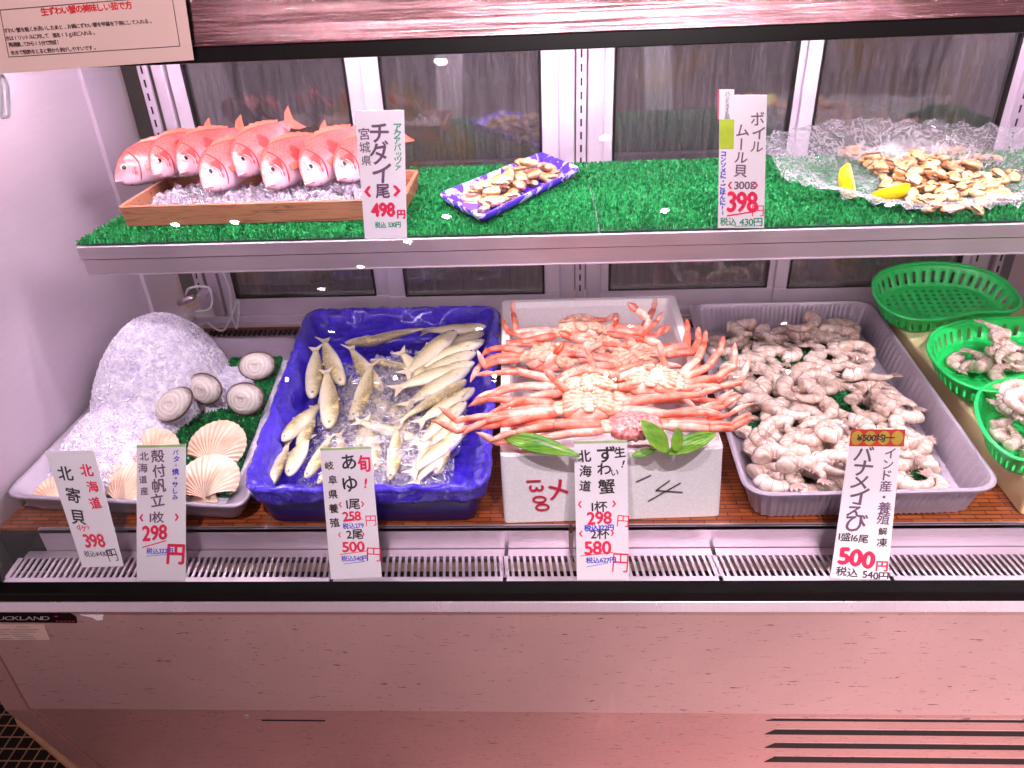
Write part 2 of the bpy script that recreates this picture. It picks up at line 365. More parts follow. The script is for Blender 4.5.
def inset_quad(Q, d, z):
    n = 4; out = []
    for i in range(n):
        a, b, c = [Vector((q[0], q[1], 0)) for q in (Q[i-1], Q[i], Q[(i+1) % n])]
        u = (a-b).normalized(); w = (c-b).normalized(); s = abs(u.x*w.y-u.y*w.x)
        q = b+(u+w)*(d/max(s, .2)); out.append(Vector((q.x, q.y, z)))
    return out
def tray_mesh(Q, levels, r, seg=8, side=24, flute=None):
    """levels = (inset, z, radius offset); a loft through rounded quads, closed at the last"""
    rings = []
    for k, (d, z) in enumerate(levels):
        ring = rquad(inset_quad(Q, d, z), max(.004, r-d*.6), seg, side)
        if flute and k in flute:
            ctr = sum(ring, Vector())/len(ring)
            ring = [p+(p-ctr).normalized()*(.0028 if (i % 2) else -.0006) for i, p in enumerate(ring)]
        rings.append(ring)
    mb = MB(); mb.loft(rings, 0, cap=False); n = len(rings[0])
    mb.f.append(tuple((len(rings)-1)*n+j for j in range(n))); mb.mi.append(0)
    return mb
# heights of a pile, so that each thing dropped rests on those below
class Pile:
    def __init__(s, x0, x1, y0, y1, z, res=.003):
        s.x0, s.y0, s.res = x0, y0, res; s.nx = int((x1-x0)/res)+1; s.ny = int((y1-y0)/res)+1; s.h = np.full((s.nx, s.ny), z, float)
    def drop(s, V, rot, x, y, sink=.003):
        A = np.array(V) @ np.array(rot.to_3x3()).T; A[:, 0] += x; A[:, 1] += y
        i = np.clip(((A[:, 0]-s.x0)/s.res).astype(int), 0, s.nx-1); j = np.clip(((A[:, 1]-s.y0)/s.res).astype(int), 0, s.ny-1)
        z = np.percentile(s.h[i, j]-A[:, 2], 96)-sink
        z = max(z, (s.h[i, j].min()-A[:, 2].min())) if False else z
        np.maximum.at(s.h, (i, j), A[:, 2]+z); return z
# ------------------------------------------------------------------ setting
XL, XR, YB, ZD, YF = -1.14, 1.36, 2.10, .55, 1.15       # case interior
def GY(z): return 1.05+.416*(z-.5)                       # the leaning front glass
def struct(o, ): o['kind'] = 'structure'; return o
t = NT('mosaic_floor'); v = t.coord('Object'); br = t.n('ShaderNodeTexBrick'); br.offset = 0
br.inputs['Scale'].default_value = 1; br.inputs['Brick Width'].default_value = .034; br.inputs['Row Height'].default_value = .034; br.inputs['Mortar Size'].default_value = .0022
br.inputs['Color1'].default_value = srgb(16, 13, 13); br.inputs['Color2'].default_value = srgb(30, 24, 22); br.inputs['Mortar'].default_value = srgb(178, 132, 100); t.l(v, br.inputs[0]); t.col(br.outputs[0]); t.set(Roughness=.3)
mosaic = t.m
flo = simple('store_floor_vinyl', srgb(196, 160, 156), .45)
struct(MB().box((-6, -8, -.31), (6, 4.2, -.25)).build('floor', flo))
struct(MB().box((-6, -8, 3.0), (6, 4.2, 3.06)).build('ceiling', simple('ceiling_paint', srgb(150, 118, 120), .8)))
t = NT('mottled_kitchen_wall'); v = t.coord(); f = t.noise(v, 1.5, 3, .5, .6); t.col(t.ramp(f, [(.40, srgb(118, 116, 126)), (.56, srgb(132, 126, 128)), (.64, srgb(176, 140, 72)), (.72, srgb(96, 116, 92))])); t.set(Roughness=.8); WBM = t.m  # grey wall with ochre and green patches, seen through the panes
struct(MB().box((-6, 4.2, -.25), (6, 4.3, 3.0)).build('wall_back', WBM))
struct(MB().box((-6, -8.1, -.25), (6, -8, 3.0)).build('wall_front', simple('store_wall', srgb(150, 100, 96), .8)))
pl = tag(MB().box((-2.4, .35, -.2495), (-1.16, 1.9, -.238)).build('tiled_floor_panel', mosaic), 'black mosaic tile floor patch with tan grout left of the display case', 'floor tiles')
pl['kind'] = 'structure'; pl.name = 'trim_1'
strip = MB().tube([PZ(-60, 596, -.22), PZ(0, 675, -.22), PZ(22, 722, -.22), PZ(80, 772, -.22), PZ(120, 830, -.22)], .012, 8, flat=1.2)
struct(strip.build('trim_2', M['tan_strip'], smooth=True))

# ------------------------------------------------------------------ the display case
CASE = empty('display_case', (.1, 1.6, 0), 'long stainless refrigerated fish display case with slanted front glass', 'display case')
def part(name, mb, m, parent=None, **kw): return mb.build(name, m, parent or CASE, **kw)
# side walls
for x0, x1 in ((XL-.045, XL), (XR, XR+.045)):
    mb = MB(); prof = [(1.13, -.24), (1.02, .165), (1.02, .44), (1.06, .50), (GY(1.42), 1.42), (1.40, 1.62), (2.14, 1.62), (2.14, -.24)]
    vs = [(x0, y, z) for y, z in prof]+[(x1, y, z) for y, z in prof]; n = len(prof)
    mb.add(vs, [tuple(range(n))[::-1], tuple(range(n, 2*n))]+[(i, (i+1) % n, n+(i+1) % n, n+i) for i in range(n)])
    part('side_wall', mb, M['side'])
part('edge_seal', MB().hexa([(XL-.05, 1.035, .49), (XL+.05, 1.035, .49), (XL+.05, 1.055, .49), (XL-.05, 1.055, .49)],
                            [(XL-.05, GY(.75)-.015, .75), (XL+.012, GY(.75)-.015, .75), (XL+.012, GY(.75)+.005, .75), (XL-.05, GY(.75)+.005, .75)]), M['black'])
# a lined corner strip on the left wall, at the back
part('corner_panel', MB().box((XL, YB-.17, .56), (XL+.012, YB, 1.5)), M['steel_v'], bevel=.002)
part('deck', MB().box((XL+.002, YF+.004, ZD-.02), (XR-.002, YB-.01, ZD)), M['deck'])
# front lip (two lengths with a gap) and air grille
for a, b in ((XL+.09, PY(571, 540, YF).x-.003), (PY(571, 540, YF).x+.003, XR-.01)):
    part('deck_lip', MB().box((a, YF-.006, .468), (b, YF, .556)).box((a, YF-.006, .545), (b, YF+.003, .556)).box((a, YF-.012, .468), (b, YF-.004, .478)), M['steel'], bevel=.0015)
part('deck_end', MB().box((XL+.002, YF-.004, .44), (XL+.088, YF+.03, .545)), M['black'])
gz = .50; seams = [PZ(60, 575, gz).x, PZ(142, 575, gz).x, PZ(333, 575, gz).x, PZ(505, 575, gz).x, PZ(720, 575, gz).x, PZ(890, 575, gz).x, XR-.02]
seams = [XL+.05]+seams[1:]
for k, (a, b) in enumerate(zip(seams, seams[1:])):
    g = MB(); a += .004; b -= .004
    y0, y1 = 1.066, 1.122
    g.box((a, 1.050, gz-.003), (b, y0, gz)); g.box((a, y1, gz-.003), (b, YF-.008, gz)); n = int((b-a)/.0124); st = (b-a)/n
    for i in range(n+1):
        x = a+i*st; w = .0027 if 0 < i < n else .005; s = -.006
        g.hexa([(x-w, y0, gz-.003), (x+w, y0, gz-.003), (x+w+s, y1, gz-.003), (x-w+s, y1, gz-.003)], [(x-w, y0, gz), (x+w, y0, gz), (x+w+s, y1, gz), (x-w+s, y1, gz)])
    part('air_grille', g, M['steel'])
part('grille_duct', MB().box((XL+.01, 1.05, .43), (XR-.01, YF-.008, .44)), M['dark'])
# bottom rail: black channel in two ridges, bright trim, panels
zA, zB, zC_ = PY(512, 587, 1.02).z, PY(512, 601, 1.02).z, PY(512, 611.5, 1.012).z
part('glass_channel', MB().box((XL-.1, 1.022, lerp(zA, zB, .45)), (XR, 1.049, .499)).box((XL-.1, 1.018, zB), (XR, 1.05, lerp(zA, zB, .38))).box((XL-.1, 1.03, zB+.001), (XR, 1.05, .48)), M['black'], bevel=.003)
part('chrome_trim', MB().hexa([(XL-.1, 1.010, zC_), (XR, 1.010, zC_), (XR, 1.05, zC_), (XL-.1, 1.05, zC_)], [(XL-.1, 1.019, zB-.001), (XR, 1.019, zB-.001), (XR, 1.05, zB-.001), (XL-.1, 1.05, zB-.001)]), M['chrome'], bevel=.001)
pz0 = PY(512, 712, 1.02).z
part('front_panel', MB().box((XL+.003, 1.02, pz0), (XR, 1.045, zC_-.001)), M['panel'])
KY0, KZ0 = 1.125, -.235
kp = part('kick_panel', MB().hexa([(XL+.003, KY0, KZ0), (XR, KY0, KZ0), (XR, KY0+.03, KZ0), (XL+.003, KY0+.03, KZ0)], [(XL+.003, 1.022, pz0-.002), (XR, 1.022, pz0-.002), (XR, 1.05, pz0-.002), (XL+.003, 1.05, pz0-.002)]), M['kick'])
# louvres pressed out of the kick panel: dark openings under raised hoods
def kickY(z): return KY0+(1.022-KY0)*(z-KZ0)/(pz0-.002-KZ0)
def kz(px, py):
    z = .1
    for _ in range(8): z = PY(px, py, kickY(z)).z
    return z
for k_, (yy, yh) in enumerate(((718.5, 2.2), (729.5, 4.8), (743, 4.8), (756.5, 5.5))):
    z, z2 = kz(800, yy-.5), kz(800, yy+yh); x0 = PY(769, yy, kickY(z)).x
    lo = [(x0-.004, kickY(z2)-.0012, z2), (1.3, kickY(z2)-.0012, z2), (1.3, kickY(z2)+.004, z2), (x0-.004, kickY(z2)+.004, z2)]
    hi = [(x0+.016, kickY(z)-.0012, z), (1.3, kickY(z)-.0012, z), (1.3, kickY(z)+.004, z), (x0+.016, kickY(z)+.004, z)]
    part('louvre', MB().hexa(lo, hi), M['dark'], parent=kp)
    part('louvre_hood', MB().hexa([(x0+.010, kickY(z)-.0018, z+.0005), (1.3, kickY(z)-.0018, z+.0005), (1.3, kickY(z)+.002, z+.0005), (x0+.010, kickY(z)+.002, z+.0005)], [(x0+.016, kickY(z)-.001, z+.003), (1.3, kickY(z)-.001, z+.003), (1.3, kickY(z)+.001, z+.007), (x0+.016, kickY(z)+.001, z+.007)]), M['kick'], parent=kp)
z = kz(285, 720)
part('lock_plate', MB().box((PY(262, 720, kickY(z)).x, kickY(z)-.002, z-.0012), (PY(325, 720, kickY(z)).x, kickY(z)+.003, z+.0010)), M['dark'], parent=kp)
z = kz(247, 716)
part('latch', MB().tube([(PY(247, 716, kickY(z)).x, kickY(z)-.004, z), (PY(247, 716, kickY(z)).x, kickY(z)+.005, z)], .0055, 10), M['steel'], parent=kp)
# left toe: dark slanting side edge of the base
part('base_edge', MB().hexa([(XL-.05, KY0-.006, KZ0), (XL+.001, KY0-.006, KZ0), (XL+.001, KY0+.02, KZ0), (XL-.05, KY0+.02, KZ0)], [(XL-.05, 1.016, pz0), (XL+.001, 1.016, pz0), (XL+.001, 1.04, pz0), (XL-.05, 1.04, pz0)]).box((XL-.05, 1.016, pz0), (XL+.001, 1.04, zC_-.001)), M['kick'])
# front glass
ztop = 1.392
part('front_glass', MB().hexa([(XL+.01, 1.044, .497), (XR, 1.044, .497), (XR, 1.050, .497), (XL+.01, 1.050, .497)], [(XL+.01, GY(ztop)-.006, ztop), (XR, GY(ztop)-.006, ztop), (XR, GY(ztop), ztop), (XL+.01, GY(ztop), ztop)]), M['glass'])
# hood
part('hood_seal', MB().box((XL-.04, 1.40, 1.391), (XR+.04, 1.46, 1.418)), M['black'], bevel=.002)
hood = MB(); hood.hexa([(XL-.04, 1.396, 1.4185), (XR+.04, 1.396, 1.4185), (XR+.04, 1.41, 1.4185), (XL-.04, 1.41, 1.4185)], [(XL-.04, 1.402, 1.64), (XR+.04, 1.402, 1.64), (XR+.04, 1.416, 1.64), (XL-.04, 1.416, 1.64)])
part('hood_fascia', hood, M['hood'])
part('roof', MB().box((XL-.04, 1.40, 1.642), (XR+.04, 2.16, 1.67)), M['side'])
lampm = NT('hood_tube_glow'); lampm.t.nodes.remove(lampm.b); e = lampm.n('ShaderNodeEmission'); e.inputs[0].default_value = (1, .84, .96, 1); e.inputs[1].default_value = 60; lampm.l(e.outputs[0], lampm.out.inputs[0]); M['lamp'] = lampm.m
lampb = NT('shelf_tube_glow'); lampb.t.nodes.remove(lampb.b); e = lampb.n('ShaderNodeEmission'); e.inputs[0].default_value = (1, .86, .97, 1); e.inputs[1].default_value = 27; lampb.l(e.outputs[0], lampb.out.inputs[0]); M['lamp2'] = lampb.m
# back: sliding doors
fz0, fz1 = .60, 1.55
part('back_sill', MB().box((XL, YB-.03, ZD+.012), (XR, YB+.04, PY(512, 303, YB).z-.012)), M['frame'], bevel=.003)
part('back_sill_rail', MB().box((XL, YB-.045, PY(330, 318, YB).z-.004), (XR, YB-.02, PY(330, 318, YB).z+.004)), M['steel'], bevel=.002)
part('back_head', MB().box((XL, YB-.03, 1.52), (XR, YB+.04, 1.62)), M['frame'])
vg = MB()
for i in range(150):
    x = XL+.1+i*.0155; vg.box((x, YB-.075, ZD+.003), (x+.007, YB-.05, ZD+.011))
part('back_vent', vg, M['dark'])
part('back_vent_plate', MB().box((XL+.08, YB-.15, ZD+.0002), (XR-.05, YB-.04, ZD+.0008)), M['steel'])
def bx_at(px): return PY(px, 200, YB).x
doors = [(-.963, -.465, -.925, -.505, 0), (-.465, .045, -.417, -.012, -.012), (.135, .64, .172, .622, 0), (.64, 1.20, .675, 1.142, -.012)]
k = YB/2.05
for a, b, c, d, dy in doors:
    a, b, c, d = a*k, b*k, c*k, d*k
    zb = PY(512, 290, YB).z; zl = PY(512, 303, YB).z-.012
    fr = MB().box((a, YB-.02+dy, zl), (b, YB+.01+dy, zb)).box((a, YB-.02+dy, zb), (c, YB+.01+dy, 1.52)).box((d, YB-.02+dy, zb), (b, YB+.01+dy, 1.52))
    dr = part('sliding_door', fr, M['frame'], bevel=.002)
    gk = MB(); w = .006; gk.box((c, YB-.023+dy, zb), (c+w, YB-.005+dy, 1.52)).box((d-w, YB-.023+dy, zb), (d, YB-.005+dy, 1.52)).box((c, YB-.023+dy, zb), (d, YB-.005+dy, zb+w))
    part('gasket', gk, M['black'], parent=dr)
    part('pane', MB().box((c+w, YB-.008+dy, zb+w), (d-w, YB-.004+dy, 1.52)), M['pane'], parent=dr)
# slotted shelf standards
def standard(x, w, ribs=True, y=YB-.024):
    s = MB().box((x-w/2, y-.012, .62), (x+w/2, y, 1.52))
    o = part('shelf_standard', s, M['steel_v'], bevel=.002)
    m2 = MB()
    for i in range(26):
        z = .66+i*.0335; m2.box((x-.0022, y-.0135, z), (x+.0022, y-.011, z+.019))
    part('slots', m2, M['dark'], parent=o)
    if ribs:
        part('rib', MB().box((x-w/2-.047, y-.012, .62), (x-w/2-.004, y+.004, 1.52)), M['steel_v'], parent=o, bevel=.004)
        part('rib', MB().box((x+w/2+.004, y-.012, .62), (x+w/2+.047, y+.004, 1.52)), M['steel_v'], parent=o, bevel=.004)
standard(.0915*1.0, .026)
standard(-1.045, .026, False); standard(1.205, .026, False, YB-.03); standard(1.27, .022, False, YB-.03)
part('corner_channel', MB().box((-1.024, YB-.03, .6), (-.992, YB-.0, 1.52)), M['steel_v'], bevel=.004)
part('corner_channel', MB().box((1.225, YB-.03, .6), (1.25, YB-.0, 1.52)), M['steel_v'], bevel=.004)
# shelf
ZS = PY(600, 163, YB-.05).z
ZSF = ZS
a0 = PZ(512, 236, ZS); YS = a0.y
SXL = PZ(80, 245, ZS).x; SXR = XR-.004
SH = empty('shelf', (0, 0, 0)); SH.parent = CASE; SH.location = (-.1, -1.6, 0)
zb = PY(512, 264, YS).z; zm = PY(512, 249, YS).z
part('shelf_pan', MB().box((SXL, YS+.004, ZS-.035), (SXR, YB-.05, ZS-.002)), M['steel'], parent=SH)
part('price_rail', MB().box((SXL, YS-.004, zm+.001), (SXR, YS+.004, ZS)), M['steel'], parent=SH, bevel=.0015)
part('shelf_front', MB().box((SXL+.003, YS-.0, zb), (SXR, YS+.006, zm-.0015)).box((SXL+.003, YS-.004, zb-.003), (SXR, YS+.02, zb)), M['steel'], parent=SH, bevel=.001)
for x in (-1.0, .09, 1.19):
    br_ = MB().hexa([(x-.002, YB-.04, ZS-.15), (x+.002, YB-.04, ZS-.15), (x+.002, YB-.05, ZS-.15), (x-.002, YB-.05, ZS-.15)][::-1], [(x-.002, YB-.04, ZS-.04), (x+.002, YB-.04, ZS-.04), (x+.002, YB-.42, ZS-.04), (x-.002, YB-.42, ZS-.04)][::-1])
    part('bracket', br_, M['steel'], parent=SH)
# lamps of the case
def tubelamp(name, y, z, m, x0=XL+.06, x1=XR-.06, r=.011, plate=True):
    o = MB().tube([(x0, y, z), (x1, y, z)], r, 12).build(name, m, CASE, smooth=True)
    if plate: part('lamp_housing', MB().box((x0-.02, y-.02, z+.016), (x1+.02, y+.02, z+.03)), M['white_plastic'], parent=o)
    return o
tubelamp('hood_tube', 1.50, 1.445, M['lamp'])
tubelamp('hood_tube', 1.60, 1.50, M['lamp'])
tubelamp('shelf_tube', YS+.04, ZS-.049, M['lamp2'], r=.007, plate=False, x0=SXL+.03, x1=XR-.06)
# junction bits at the lower left corner
jb = part('cable_bracket', MB().box((-1.03, YB-.10, .655), (-1.0, YB-.05, .70)).box((-1.12, YB-.17, .60), (-1.04, YB-.11, .64)), M['steel'], bevel=.002)
part('wire', MB().tube(catmull([(-1.06, YB-.10, .70), (-1.02, YB-.14, .74), (-.975, YB-.12, .73), (-.985, YB-.12, .67), (-1.03, YB-.13, .66)], 24, False), .0035, 6), M['white_plastic'], smooth=True)
part('wire', MB().tube(catmull([PY(222, 268, YB-.05), PY(230, 290, YB-.05), PY(231, 312, YB-.05), PY(237, 328, YB-.05), PY(238, 300, YB-.05), PY(224, 330, YB-.06), PY(206, 322, YB-.07)], 40, False), .0035, 6), M['white_plastic'], smooth=True)
part('wire_connector', MB().tube([(-1.075, YB-.12, .685), (-1.02, YB-.14, .71)], .009, 8), M['steel'], smooth=True)

# ------------------------------------------------------------------ writing
_GC = {}
def glyph(ch):
    if ch in _GC: return _GC[ch]
    cu = bpy.data.curves.new('g', 'FONT'); cu.body = ch; cu.size = 1; cu.align_x = 'CENTER'; cu.resolution_u = 3; cu.offset = 0.0
    o = bpy.data.objects.new('g', cu); COL.objects.link(o); dg = bpy.context.evaluated_depsgraph_get()
    me = bpy.data.meshes.new_from_object(o.evaluated_get(dg)); V = [v.co.copy() for v in me.vertices]; Fc = [tuple(p.vertices) for p in me.polygons]
    if V:
        xs = [v.x for v in V]; ys = [v.y for v in V]; cx, w = (min(xs)+max(xs))/2, max(xs)-min(xs)
        h = max(ys)-min(ys)
        cy = .35 if ord(ch) > 0x2fff and ord(ch) not in (0x30fc,) else (min(ys)+max(ys))/2
        V = [Vector((v.x-cx, v.y-cy, 0)) for v in V]
    else: w = h = .3
    bpy.data.objects.remove(o); bpy.data.curves.remove(cu); bpy.data.meshes.remove(me)
    _GC[ch] = (V, Fc, w, h); return _GC[ch]
CR = random.Random(3)
class Sheet:
    """a flat card given by its corners TL, TR, BR, BL; u,v run 0..1 across and down"""
    def __init__(s, tl, tr, br, bl, parent):
        s.c = [Vector(q) for q in (tl, tr, br, bl)]; s.n = (s.c[1]-s.c[0]).cross(s.c[3]-s.c[0]).normalized(); s.p = parent
        s.W = (s.c[1]-s.c[0]).length; s.H = (s.c[3]-s.c[0]).length; s.ink = {}
        if s.n.y > 0: s.n = -s.n
    def at(s, u, v, lift=0.): 
        a = s.c[0].lerp(s.c[1], u); b = s.c[3].lerp(s.c[2], u); return a.lerp(b, v)+s.n*lift
    def board(s, name, m, th=.001, u0=0, v0=0, u1=1, v1=1, lift=0.):
        f = [s.at(u, v, lift) for u, v in ((u0, v0), (u1, v0), (u1, v1), (u0, v1))]; b = [q-s.n*th for q in f]
        mb = MB(); mb.add(f+b, [(0, 1, 2, 3), (7, 6, 5, 4), (0, 4, 5, 1), (1, 5, 6, 2), (2, 6, 7, 3), (3, 7, 4, 0)]); return mb.build(name, m, s.p)
    def ch(s, c, u, v, sz, ink, rot=0., sx=1., lift=.0005, bold=0):
        V, Fc, w, h = glyph(c); mb = s.ink.setdefault(ink, MB()); cr, sr = math.cos(rot), math.sin(rot)
        offs = [(0, 0)] if not bold else [(0, 0), (bold, 0), (0, bold), (-bold, 0), (0, -bold)]
        for kk, (ox, oy) in enumerate(offs):
            P = []
            for q in V:
                x, y = q.x*sz*sx, q.y*sz; x, y = x*cr-y*sr+ox*sz, x*sr+y*cr+oy*sz
                P.append(s.at(u+x/s.W, v-y/s.H, lift+kk*.00003))
            mb.add(P, Fc)
        return w*sz*sx
    def down(s, text, u, v0, v1, sz, ink, jit=.04, bold=.02, sx=1.0):
        n = len(text); 
        for i, c in enumerate(text):
            v = v0+(v1-v0)*(i+.5)/n
            r = -PI/2 if c in 'ー・～' and c == 'ー' else 0
            s.ch(c, u+CR.uniform(-jit, jit)*.3, v, sz*CR.uniform(.9, 1.12), ink, r+CR.uniform(-jit, jit)*2, sx, bold=bold)
    def across(s, text, u0, v, sz, ink, sx=1., bold=.02, slope=0., gap=1.04, jit=.03):
        ws = [max(glyph(c)[2], .18) if c != ' ' else .35 for c in text]; x = u0*s.W
        for c, w in zip(text, ws):
            x += w*sz*sx*gap/2
            if c != ' ': s.ch(c, x/s.W, v+slope*(x/s.W-u0)+CR.uniform(-jit, jit)*.05, sz, ink, CR.uniform(-jit, jit), sx, bold=bold)
            x += w*sz*sx*gap/2+.03*sz
    def stroke(s, pts, w, ink):
        mb = s.ink.setdefault(ink, MB()); P = [(u*s.W, v*s.H) for u, v in pts]
        for (x0, y0), (x1, y1) in zip(P, P[1:]):
            dx, dy = x1-x0, y1-y0; L = math.hypot(dx, dy) or 1; ex, ey = dx/L*w*.3, dy/L*w*.3; nx, ny = -dy/L*w/2, dx/L*w/2
            q = [(x0-ex+nx, y0-ey+ny), (x1+ex+nx, y1+ey+ny), (x1+ex-nx, y1+ey-ny), (x0-ex-nx, y0-ey-ny)]
            mb.add([s.at(x/s.W, y/s.H, .0006) for x, y in q], [(0, 1, 2, 3)])
    def done(s):
        nm = {'ink_black': 'black_lettering', 'ink_grey': 'black_lettering', 'ink_red': 'red_lettering', 'ink_blue': 'blue_lettering', 'ink_green': 'green_lettering', 'print_red': 'red_lettering', 'print_dark': 'printed_lettering', 'letter_grey': 'lettering', 'box_red': 'red_lettering'}
        for k_, mb in s.ink.items(): mb.build(nm[k_], M[k_], s.p)
def PG(x, y, off=.008):
    d = ray(x, y); Y0 = 1.05+off; tt = (Y0+.416*(ZC-.5))/(d[1]-.416*d[2]); return Vector(CAM+d*tt)+Vector((0, .001, .0035))
def price_card(corners, label, pf, name='price_card'):
    c = [pf(*q) for q in corners]; base = (c[2]+c[3])/2
    r = empty(name, base, label, 'price card', None); return Sheet(*c, r)
# lower cards lean on the inside of the glass
s = price_card([(45, 453), (94, 452), (124, 568), (83, 569)], 'white price card leaning far left, reading 398 in red, below the ice heap', PG)
s.board('card_sheet', M['card']); s.down('北寄貝', .30, .10, .66, .031, 'ink_black', .12); s.down('北海道', .76, .10, .52, .024, 'ink_red', .1, .03)
s.across('‹1ヶ›', .16, .655, .017, 'ink_red', 1.1); s.across('398', .24, .77, .038, 'ink_red', .9, .03); s.across('税込¥430円', .14, .885, .0135, 'ink_black', 1.0, .01); s.ch('円', .80, .90, .030, 'ink_black', .1, .9); s.done()
s = price_card([(137, 447), (186, 446), (186, 584), (137, 585)], 'upright white price card with green top edge for scallops, second from left', PG)
s.board('card_sheet', M['card']); s.board('green_edge', M['card_green'], .0003, 0, 0, 1, .018, .0004)
s.down('殻付帆立', .44, .03, .45, .026, 'ink_grey', .08, .02); s.down('北海道産', .14, .04, .37, .018, 'ink_grey', .06); s.down('バタ・焼・サしみ', .80, .035, .40, .0125, 'ink_blue', .06, .03)
s.across('‹', .06, .52, .030, 'ink_red'); s.across('1枚', .26, .52, .024, 'ink_grey'); s.across('›', .78, .52, .030, 'ink_red')
s.across('298', .12, .635, .042, 'ink_red', .8, .03, -.02); s.stroke([(.12, .735), (.60, .69)], .0022, 'ink_red'); s.ch('円', .80, .79, .046, 'ink_red', -.06, .85, bold=.03); s.across('税込322円', .20, .765, .013, 'ink_blue', .95); s.stroke([(.2, .80), (.62, .79)], .001, 'ink_blue'); s.done()
s = price_card([(320, 450), (371, 448), (382, 579), (331, 581)], 'white price card in front of the blue bin of sweetfish, third from left', PG)
s.board('card_sheet', M['card']); s.board('green_edge', M['card_green'], .0003, 0, 0, 1, .018, .0004)
s.ch('旬', .84, .13, .034, 'ink_red', 0, .75, bold=.03); s.ch('!', .84, .275, .026, 'ink_red', -.2, 1, bold=.03); s.down('あゆ', .54, .03, .36, .033, 'ink_black', .08)
s.down('岐阜県養殖', .18, .08, .62, .0195, 'ink_black', .08); s.across('‹    ›', .28, .43, .022, 'ink_red', 1.05); s.across('1尾', .42, .43, .023, 'ink_black'); s.across('258', .34, .52, .025, 'ink_red', 1., .03); s.ch('円', .88, .56, .024, 'ink_red')
s.stroke([(.34, .56), (.72, .545)], .0014, 'ink_red'); s.across('税込279', .32, .595, .0125, 'ink_blue', .95); s.across('‹     ›', .22, .66, .021, 'ink_red', .95); s.across('2尾', .38, .66, .022, 'ink_black'); s.across('500', .28, .755, .028, 'ink_red', 1.1, .03); s.ch('円', .88, .82, .032, 'ink_red', -.1)
s.stroke([(.22, .81), (.75, .79)], .0014, 'ink_red'); s.across('税込540円', .24, .845, .0125, 'ink_blue', .95); s.stroke([(.28, .885), (.7, .87)], .001, 'ink_blue'); s.done()
s = price_card([(574, 443), (627, 442), (629, 582), (577, 583)], 'white price card in front of the crab box', PG)
s.board('card_sheet', M['card']); s.board('green_edge', M['card_green'], .0003, 0, 0, 1, .018, .0004)
s.ch('生', .86, .085, .022, 'ink_black', .1, bold=.03); s.ch('!', .92, .165, .02, 'ink_black', -.3, bold=.03); s.ch('ず', .60, .10, .034, 'ink_black', 0, 1.1, bold=.025); s.ch('わ', .56, .20, .026, 'ink_black', 0, 1.1, bold=.025); s.ch('い', .76, .225, .016, 'ink_black', 0, bold=.025); s.ch('蟹', .60, .325, .030, 'ink_black', .05, 1.1, bold=.02)
s.down('北海道', .20, .055, .37, .0235, 'ink_black', .06, .025); s.across('‹     ›', .05, .445, .026, 'ink_red', 1.1); s.across('1杯', .30, .465, .023, 'ink_black', 1.1); s.across('298', .22, .545, .034, 'ink_red', .95, .03); s.ch('円', .90, .57, .026, 'ink_red', -.1)
s.across('税込322円', .16, .615, .0125, 'ink_blue', 1.05, .04); s.stroke([(.18, .638), (.65, .628)], .001, 'ink_blue'); s.across('‹     ›', .06, .655, .024, 'ink_red', 1.1); s.across('2杯', .28, .66, .022, 'ink_black', 1.1); s.across('580', .16, .76, .036, 'ink_red', 1., .03); s.ch('円', .84, .87, .044, 'ink_red', -.08, .8)
s.stroke([(.08, .815), (.7, .795)], .0016, 'ink_red'); s.across('税込627円', .18, .85, .0125, 'ink_blue', 1.05, .03); s.stroke([(.2, .895), (.6, .87)], .001, 'ink_blue'); s.done()
s = price_card([(851, 432), (902, 432), (887, 583), (830, 580)], 'tall tilted white price card with red sticker at top in front of the shrimp tray', PG)
s.board('card_sheet', M['card']); s.down('バナメイえび', .32, .115, .665, .034, 'ink_grey', .12, .02, 1.1); s.down('インド産・養殖', .80, .115, .62, .0215, 'ink_grey', .06, .015); s.down('解凍', .83, .63, .78, .0165, 'ink_black', .05)
s.across('1盛16尾', .04, .71, .0175, 'ink_black', 1., .02, .03); s.across('500', .10, .84, .044, 'ink_red', .95, .045, .04); s.ch('円', .88, .90, .022, 'ink_red', bold=.03); s.across('税込 540円', .08, .945, .019, 'ink_black', .95, .02, .03); s.done()
st = s.board('sticker', simple('sticker_orange_red', srgb(206, 60, 40), .4), .0004, -.0, -.005, 1.06, .105, .0009)
s2 = Sheet(s.at(0, -.005, .001), s.at(1.06, -.005, .001), s.at(1.06, .105, .001), s.at(0, .105, .001), s.p)
gm = simple('sticker_gold', srgb(196, 160, 60), .4)
for u in (.12, .36, .62, .86): 
    mb = MB(); ctr = s2.at(u, .5, .0002); mb.add([s2.at(u+.11*math.cos(a), .5+.42*math.sin(a), .0002) for a in (2*PI*i/14 for i in range(14))], [tuple(range(14))]); mb.build('sticker_spot', gm, s.p)
s2.across('¥500均一', .12, .5, .0155, 'ink_black', 1.1, .04); s2.done()
